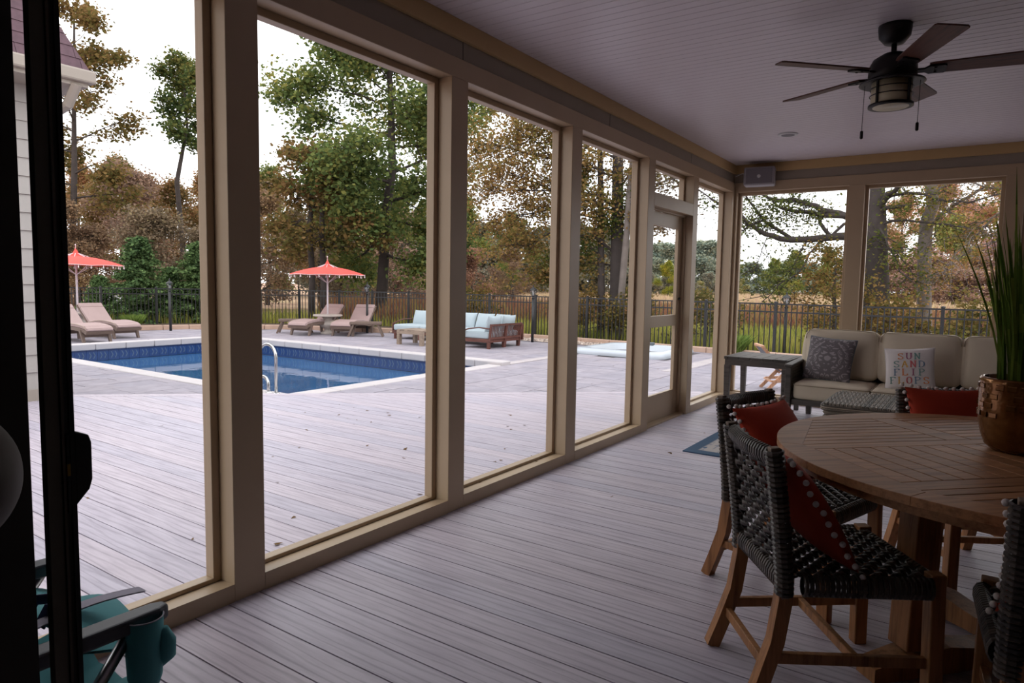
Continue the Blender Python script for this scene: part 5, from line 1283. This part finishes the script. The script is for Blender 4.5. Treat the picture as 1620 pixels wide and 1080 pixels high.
# --- tall slender tree against the sky at the left
def big_tree(seed, trunk, tr, nprim, z0, crown, mat, nl, ls, spread=(.2, .2, .14), bark='bark', extra=None, **k):
    rs = np.random.RandomState(seed); m, A = grow(rs, trunk, tr, nprim, z0, crown, **k)
    return [('trunk', m.mesh('trunk', M[bark], True)), ('foliage', leafmesh(rs, A, nl, ls, spread, M[mat]))]
x, y = P2(-60.7, 34); p = big_tree(61, [(0, 0, -.4), (.2, .1, 3), (.1, -.1, 6), (.4, .3, 8.5), (.3, .2, 11.0)], [.14, .12, .1, .06, .02], 16, 7.6, lambda t: 1.15*(.6+.6*math.sin(PI*t)), 'leaf_oak', 7500, .15, elev=(.3, 1.1), sec=6)
tree_thing('slender_tree', p, (x, y, -.4), .5, 1.0, (.7, .8, .85, 1), 'tall slender dark leaved tree standing against the white sky at the left', 'tree')
x, y = P2(-67.0, 33); p = big_tree(62, [(0, 0, -.4), (-.2, .1, 3), (-.1, -.1, 6), (.1, .3, 8.5), (.2, .2, 12.2)], [.16, .14, .11, .08, .03], 18, 4.6, lambda t: 2.5*(.8+.3*math.sin(PI*t))*(1-.3*t), 'leaf_autumn', 13000, .15, elev=(.25, 1.0))
tree_thing('airy_autumn_tree', p, (x, y, -.4), 1.5, 1.0, (.95, 1.0, .85, 1), 'airy olive and orange tree right of the house gable at the left', 'tree')
# --- large green oak in the second bay
tk = [(-.25, 0, -.4), (-.05, 0, 1.95), (.1, 0, 4.06), (.4, 0, 5.42), (.3, 0, 8.15), (.1, 0, 10.6), (0, 0, 12.2)]
p = big_tree(63, tk, [.23, .2, .18, .15, .11, .07, .03], 30, 2.2, lambda t: 3.9*(.72+.42*math.sin(PI*min(1, t*1.1)))*(1-.56*t), 'leaf_oak', 62000, .15, (.30, .30, .22), elev=(-.15, .85), sec=8, ter=4, grav=-.02)
tree_thing('oak_tree', p, (-18.4, 18.3, 0), 0, 1.0, (1.12, 1.2, 1.2, 1), 'large green oak with a dark trunk rising behind the fence right of the middle parasol', 'tree')
for az, r, h, lb, sd_ in ((-51.0, 25.5, 5.2, 'thin dark trunked tree left of the middle parasol pole', 5), (-50.1, 25.0, 5.6, 'dark forked trunk tree just behind the middle parasol', 6)):
    x, y = P2(az, r); p = big_tree(sd_, [(0, 0, -.4), (.05, 0, 1.5), (-.05, 0, 3), (.1, 0, h)], [.13, .11, .1, .04], 12, 2.4, lambda t: 2.0*(1-.3*t), 'leaf_autumn', 4500, .15, elev=(0, .9)); tree_thing('thin_tree', p, (x, y, 0), 0, 1, (.9, .95, .8, 1), lb, 'tree')
# --- trio of trunks seen through the fourth bay, the middle one spreading orange branches to the left
def limb_tree(name, seed, trunk, tr, limbs, mat, nl, ls, col, label, bark='bark', sec=7, spread=(.2, .2, .14), ter=4, nocrown=None, leafy=1.0, extra_anch=None):
    rs = np.random.RandomState(seed); m = MB(); m.tube(trunk, tr, 14, True); A = []
    if trunk[0][2] > -.3: pass
    for P, r0, r1 in limbs:
        P = [np.array(q, float) for q in P]; n = len(P); R = [r0+(r1-r0)*k/(n-1) for k in range(n)]
        fine = []; fr = []
        for k in range(n-1):
            for u in (0, .5): fine.append(P[k]*(1-u)+P[k+1]*u+rs.normal(0, .02, 3)); fr.append(R[k]*(1-u)+R[k+1]*u)
        fine.append(P[-1]); fr.append(R[-1]); m.tube([tuple(q) for q in fine], fr, 6, False)
        Lt = sum(np.linalg.norm(P[k+1]-P[k]) for k in range(n-1))
        for j in range(int(sec*Lt/1.2)+2):
            s = rs.uniform(.12, 1)*(len(fine)-1); k0 = min(int(s), len(fine)-2); q = fine[k0]*(1-(s-k0))+fine[k0+1]*(s-k0); d = fine[k0+1]-fine[k0]; d /= np.linalg.norm(d)+1e-9
            L2 = rs.uniform(.35, 1.0)*min(1.4, .5+Lt*.25); Q = curve_pts(rs, q, d*.6+rs.normal(0, .6, 3)*np.array([1, .9, .7]), L2, 4, .22, -.03)
            m.tube([tuple(x) for x in Q], [.011, .009, .006, .004, .002], 4, False); A += [Q[2], Q[3], Q[4]]
            for l in range(ter):
                k = rs.randint(1, 5); R3 = curve_pts(rs, Q[k], rs.normal(0, 1, 3), L2*.45, 3, .3, -.05); m.tube([tuple(x) for x in R3], [.005, .004, .002, .001], 3, False); A += [R3[1], R3[2], R3[3]]
    A = np.array(A); r = empty(name, trunk[0]); r.location = (0, 0, 0)
    o = link('trunk', m.mesh('trunk', M[bark], True), r)
    if nl: o = link('foliage', leafmesh(rs, A, nl, ls, spread, M[mat]), r); o.color = col
    tag(r, label, 'tree'); return r
limb_tree('spreading_oak', 71, [(-8.16, 16.9, -.4), (-8.14, 16.9, 1.08), (-8.17, 16.9, 2.8), (-8.21, 16.9, 4.49), (-8.25, 16.9, 6.16), (-8.3, 16.9, 8)], [.24, .19, .17, .15, .13, .08], [
 ([(-8.17, 16.9, 3.4), (-8.65, 16.5, 3.76), (-9.74, 16.2, 3.94), (-10.69, 15.9, 4.3), (-11.25, 15.6, 4.53)], .04, .008),
 ([(-8.2, 16.8, 4.2), (-8.67, 16.5, 4.46), (-9.79, 16.2, 4.76), (-10.28, 15.9, 5.21), (-10.64, 15.6, 5.59)], .04, .008),
 ([(-8.2, 16.8, 4.78), (-9.21, 16.4, 5.14), (-9.63, 16.0, 5.41), (-10.04, 15.6, 5.72)], .035, .008),
 ([(-8.2, 16.9, 2.8), (-8.66, 16.56, 3.17), (-9.83, 16.32, 3.45), (-10.48, 16.08, 3.35), (-11.53, 15.84, 3.17), (-12.3, 15.6, 3.07)], .04, .008),
 ([(-8.2, 16.9, 2.2), (-8.61, 16.5, 2.61), (-9.74, 16.2, 2.82), (-10.46, 15.9, 2.46), (-11.21, 15.6, 2.4)], .04, .008),
 ([(-8.2, 16.8, 3.2), (-8.59, 16.4, 3.6), (-9.83, 16.0, 3.87), (-11.11, 15.6, 3.93), (-12.0, 15.6, 4.1)], .03, .008),
 ([(-8.2, 16.9, 5.2), (-9.4, 16.6, 5.9), (-10.6, 16.3, 6.2), (-11.6, 16, 6.4)], .04, .01), ([(-8.2, 16.9, 4.4), (-10.6, 16.3, 5.0), (-11.9, 16, 5.4), (-12.5, 16, 5.2)], .04, .01),
 ([(-8.2, 16.9, 3.9), (-7.7, 16.6, 4.3), (-7.0, 16.6, 4.4)], .03, .01), ([(-8.2, 16.9, 2.9), (-7.6, 17.1, 3.1), (-6.9, 17.2, 3.1)], .03, .01), ([(-8.17, 16.9, 5.0), (-7.4, 17.1, 5.5), (-6.4, 17.2, 5.6)], .03, .01), ([(-8.17, 16.9, 1.9), (-8.9, 16.7, 2.0), (-9.6, 16.5, 1.8), (-10.3, 16.3, 1.5)], .03, .01)],
 'leaf_autumn', 30000, .085, (1.15, 1.2, .95, 1), 'spreading oak with orange olive leaves, thick dark trunk behind the hot tub', spread=(.15, .15, .09), sec=9, ter=5)
limb_tree('thin_dark_tree', 72, [(-8.47, 16.7, -.4), (-8.5, 16.7, 1.08), (-8.56, 16.7, 2.8), (-8.62, 16.7, 4.21), (-8.71, 16.7, 5.9)], [.11, .1, .09, .08, .06], [([(-8.55, 16.7, 2.2), (-8.9, 16.6, 2.4), (-9.4, 16.5, 2.2), (-9.9, 16.5, 1.9)], .03, .008), ([(-8.6, 16.7, 3.4), (-9.0, 16.7, 3.9), (-9.4, 16.7, 4.1)], .03, .008), ([(-8.55, 16.7, 2.9), (-8.1, 16.9, 3.3), (-7.8, 17, 3.5)], .02, .006)], 'leaf_oak', 6000, .08, (.6, .65, .5, 1), 'slim dark trunked tree left of the thick trunk behind the hot tub')
limb_tree('pale_trunk_tree', 73, [(-7.81, 16.5, -.4), (-7.8, 16.5, 1.2), (-7.7, 16.5, 2.76), (-7.67, 16.5, 3.68), (-7.6, 16.5, 4.65), (-7.62, 16.5, 6.5)], [.10, .092, .086, .08, .075, .06], [([(-7.6, 16.5, 4.2), (-7.0, 16.5, 4.9), (-6.2, 16.5, 5.2)], .03, .008), ([(-7.7, 16.5, 3.4), (-7.1, 16.4, 3.9), (-6.4, 16.3, 4.0), (-5.8, 16.2, 3.9)], .03, .008), ([(-7.7, 16.5, 3.0), (-6.9, 16.4, 3.2), (-6.2, 16.3, 3.0)], .02, .006)], 'leaf_brown', 3500, .075, (.8, .8, .75, 1), 'leaning pale grey trunk right of the thick trunk behind the hot tub', 'barkpale')
# --- big shade tree and pale trunk through the right hand windows
R1 = [([(-2.05, 17.9, 2.61), (-2.6, 17.66, 2.6), (-2.97, 17.41, 2.52), (-3.73, 17.17, 2.52), (-4.1, 16.93, 2.56), (-4.42, 16.69, 2.73), (-4.81, 16.44, 3.1), (-5.4, 16.2, 3.45)], .12, .03),
 ([(-2.1, 17.9, 3.0), (-2.64, 17.71, 3.09), (-3.02, 17.53, 3.14), (-3.27, 17.34, 3.26), (-3.66, 17.16, 3.41), (-4.05, 16.97, 3.43), (-4.37, 16.79, 3.58), (-4.76, 16.6, 3.6)], .1, .02),
 ([(-2.62, 17.6, 3.06), (-3.48, 17.37, 3.13), (-4.0, 17.13, 3.22), (-4.14, 16.9, 3.41)], .07, .02), ([(-3.73, 17.2, 2.53), (-4.32, 17.0, 2.91), (-4.54, 16.8, 3.27), (-4.71, 16.6, 3.56)], .05, .02),
 ([(-2.96, 17.5, 2.64), (-3.16, 17.4, 2.9), (-3.15, 17.3, 3.07), (-3.48, 17.2, 3.15)], .05, .02), ([(-2.1, 17.9, 3.16), (-2.68, 17.63, 2.84), (-3.16, 17.37, 2.41), (-3.27, 17.1, 2.18), (-3.51, 16.83, 1.66), (-3.79, 16.57, 1.43), (-4.13, 16.3, 1.02)], .045, .008),
 ([(-3.4, 17.3, 2.47), (-3.52, 17.13, 2.15), (-3.65, 16.97, 1.77), (-3.92, 16.8, 1.5)], .02, .006), ([(-4.27, 16.8, 2.94), (-4.64, 16.8, 2.82), (-4.95, 16.8, 2.70)], .03, .01), ([(-4.21, 16.8, 2.6), (-4.3, 16.8, 2.29), (-4.4, 16.77, 1.95), (-4.49, 16.73, 1.72), (-4.45, 16.7, 1.42)], .012, .005),
 ([(-2.04, 17.8, 3.23), (-1.81, 17.6, 3.48), (-1.52, 17.4, 3.66), (-1.31, 17.2, 3.86)], .08, .03), ([(-2.03, 17.8, 3.1), (-1.8, 17.67, 3.22), (-1.51, 17.53, 3.24), (-1.36, 17.4, 3.19)], .06, .02),
 ([(-2.02, 17.8, 2.88), (-1.42, 17.68, 2.91), (-0.9, 17.55, 2.8), (-0.43, 17.43, 2.73), (-0.17, 17.3, 2.65)], .035, .015), ([(-1.99, 17.8, 3.42), (-1.73, 17.68, 3.52), (-1.12, 17.56, 3.45), (-0.66, 17.44, 3.3), (-0.25, 17.32, 3.19), (0.26, 17.2, 3.35)], .05, .015),
 ([(-1.93, 17.6, 2.73), (-1.72, 17.4, 2.3), (-1.4, 17.2, 1.73), (-1.05, 17.0, 1.42)], .03, .006), ([(-1.91, 17.6, 2.31), (-1.55, 17.43, 2.24), (-1.31, 17.27, 1.92), (-1.17, 17.1, 1.61)], .02, .006),
 ([(-2.1, 17.9, 3.8), (-3.0, 17.5, 4.0), (-4.2, 17.1, 4.1), (-5.2, 16.8, 4.0)], .07, .02)]
limb_tree('shade_tree', 74, [(-1.86, 17.9, -.5), (-1.9, 17.9, .43), (-1.98, 17.9, 1.68), (-2.08, 17.9, 2.98), (-2.15, 17.9, 3.79), (-2.2, 17.9, 5.2), (-2.3, 17.9, 7)], [.36, .3, .275, .25, .24, .2, .1], R1, 'leaf_oak', 8500, .065, (.85, .80, .68, 1), 'massive dark trunked tree with a long limb reaching left across the far windows', sec=6, spread=(.15, .15, .1))
limb_tree('pale_trunk_tree', 75, [(-.94, 18.0, -.5), (-.94, 18.0, 0.48), (-1.0, 18.0, 1.37), (-1.05, 18.0, 2.48), (-1.03, 18.0, 2.95), (-0.94, 18.0, 3.26), (-1.02, 18.0, 3.79), (-1.06, 18.0, 4.35), (-1.1, 18, 6)], [.18, .15, .145, .14, .135, .13, .12, .11, .08], [
 ([(-0.97, 17.9, 2.81), (-0.81, 17.75, 2.98), (-0.51, 17.6, 3.19), (0.02, 17.45, 3.56), (0.46, 17.3, 3.9)], .05, .02), ([(0.75, 17.5, 3.4), (0.47, 17.4, 3.12), (0.18, 17.33, 2.87), (-0.39, 17.27, 2.12), (-0.86, 17.2, 1.52)], .025, .006),
 ([(1.0, 17.5, 3.2), (0.45, 17.4, 3.41), (-0.03, 17.3, 3.51), (-0.49, 17.2, 3.79)], .02, .01), ([(1.0, 17.5, 2.7), (0.51, 17.4, 2.49), (-0.03, 17.33, 2.27), (-0.52, 17.27, 1.91), (-0.76, 17.2, 1.61)], .02, .006),
 ([(-1.0, 18, 3.5), (-.4, 17.9, 3.9), (.3, 17.8, 4.0), (.9, 17.7, 4.2)], .04, .01), ([(-1.0, 18, 2.4), (-.5, 17.9, 2.55), (0, 17.8, 2.5), (.6, 17.7, 2.6)], .02, .006)],
 'leaf_autumn', 3600, .055, (1.2, 1.15, .9, 1), 'pale grey trunked tree right of the massive trunk in the right window', 'barkpale', sec=9, spread=(.16, .16, .12))
p = big_tree(76, [(0, 0, -.4), (.02, 0, .8), (-.03, 0, 1.6), (0, 0, 2.2)], [.06, .05, .035, .015], 13, .4, lambda t: .95*(1-.3*t), 'leaf_autumn', 4200, .065, (.12, .12, .09), elev=(0, .7)); tree_thing('young_oak', p, (-2.62, 16.6, -.2), 0, 1, (1.0, 1.0, .75, 1), 'young olive leaved oak behind the fence just left of the window mullion', 'small tree')
p = big_tree(77, [(0, 0, -.4), (.02, 0, .6), (0, 0, 1.2)], [.04, .03, .012], 11, .15, lambda t: .8*(1-.2*t), 'leaf_autumn', 2600, .08, (.14, .14, .1), elev=(.1, .8))
for i, (x, y, lb) in enumerate(((-1.45, 16.3, 'leafy shrub behind the fence between the two right window trunks'), (.1, 16.4, 'leafy shrub behind the fence at the right edge of the right window'), (-8.9, 16.6, 'leafy shrub behind the fence left of the hot tub'), (-7.4, 16.4, 'leafy shrub around the trunks behind the hot tub'), (-13.4, 17.3, 'leafy shrub behind the fence beside the big green oak'), (-5.6, 16.9, 'low shrub behind the fence seen through the screen door'))):
    tree_thing('leafy_shrub', p, (x, y, -.3), i*1.1, 1.0, ((.9, .95, .7, 1), (.8, .95, .7, 1))[i % 2], lb, 'shrub')
# --- grass tufts, meadow grass, reeds
def blades(rs, X, Y, z, h, w_, lean=.3):
    n = len(X); a = rs.uniform(0, 2*PI, n); hh = h*rs.uniform(.6, 1.2, n); dx_ = np.cos(a)*lean*hh*rs.uniform(.2, 1, n); dy_ = np.sin(a)*lean*hh*rs.uniform(.2, 1, n); tx = -np.sin(a)*w_; ty = np.cos(a)*w_; Z = np.full(n, z)
    V = np.stack([np.stack([X-tx, Y-ty, Z], 1), np.stack([X+tx, Y+ty, Z], 1), np.stack([X+dx_*.5+tx*.6, Y+dy_*.5+ty*.6, Z+hh*.6], 1), np.stack([X+dx_, Y+dy_, Z+hh], 1)], 1)
    return V.reshape(-1, 3)
for i, (x, y, s, lb) in enumerate(((-12.55, 14.2, .42, 'green ornamental grass tuft by the curb left of the sectional'), (-4.35, 15.0, .42, 'green ornamental grass tuft by the fence behind the end table'), (-20.7, 10.2, .35, 'low green plant tuft in the bed by the left lantern'))):
    rs = np.random.RandomState(90+i); a = rs.uniform(0, 6.28, 900); r_ = .16*np.sqrt(rs.uniform(0, 1, 900)); V = blades(rs, r_*np.cos(a), r_*np.sin(a), 0, s, .006, .9)
    r = link('grass_tuft', quads_np('grass_tuft', V, M['tuft']), None, (x, y, -.14)); tag(r, lb, 'plant')
rs = np.random.RandomState(99)
def ringpts(n, a0, a1, r0, r1, pw=1.):
    az = np.radians(rs.uniform(a0, a1, n)); r = r0+(r1-r0)*rs.uniform(0, 1, n)**pw; return r*np.sin(az), r*np.cos(az)
def beyond(X, Y):
    fx = np.array([q[0] for q in fpath]); fy = np.array([q[1] for q in fpath]); azf = np.arctan2(fx, fy); rf_ = np.hypot(fx, fy); o_ = np.argsort(azf)
    lim = np.interp(np.arctan2(X, Y), azf[o_], rf_[o_]); k = np.hypot(X, Y) > lim+.25; return X[k], Y[k]
X, Y = beyond(*ringpts(46000, -66, 8, 15, 30, 1.2)); tag(link('meadow_grass', quads_np('meadow_grass', blades(rs, X, Y, -.35, .55, .022), M['grass'])), 'tall yellow green meadow grass directly behind the black fence', 'grass', kind='stuff')
X, Y = beyond(*ringpts(26000, -50, 8, 24, 38)); tag(link('dry_weeds', quads_np('dry_weeds', blades(rs, X, Y, -.35, .95, .03, .5), M['weeds'])), 'reddish brown dry weeds in a band behind the green meadow grass', 'weeds', kind='stuff')
X, Y = beyond(*ringpts(42000, -34, 8, 36, 110, 1.3)); tag(link('tan_reeds', quads_np('tan_reeds', blades(rs, X, Y, -.35, 1.0, .07, .4), M['reeds'])), 'pale tan reeds covering the far meadow', 'reeds', kind='stuff')
X, Y = beyond(*ringpts(16000, -66, -38, 21, 32)); tag(link('leaf_litter', quads_np('leaf_litter', leaf_quads(rs, np.stack([X, Y, np.full(len(X), -.32)], 1), .12, (.1, .1, .03), .3), M['leaf_brown'])), 'brown leaf litter on the ground under the woods', 'leaf litter', kind='stuff')
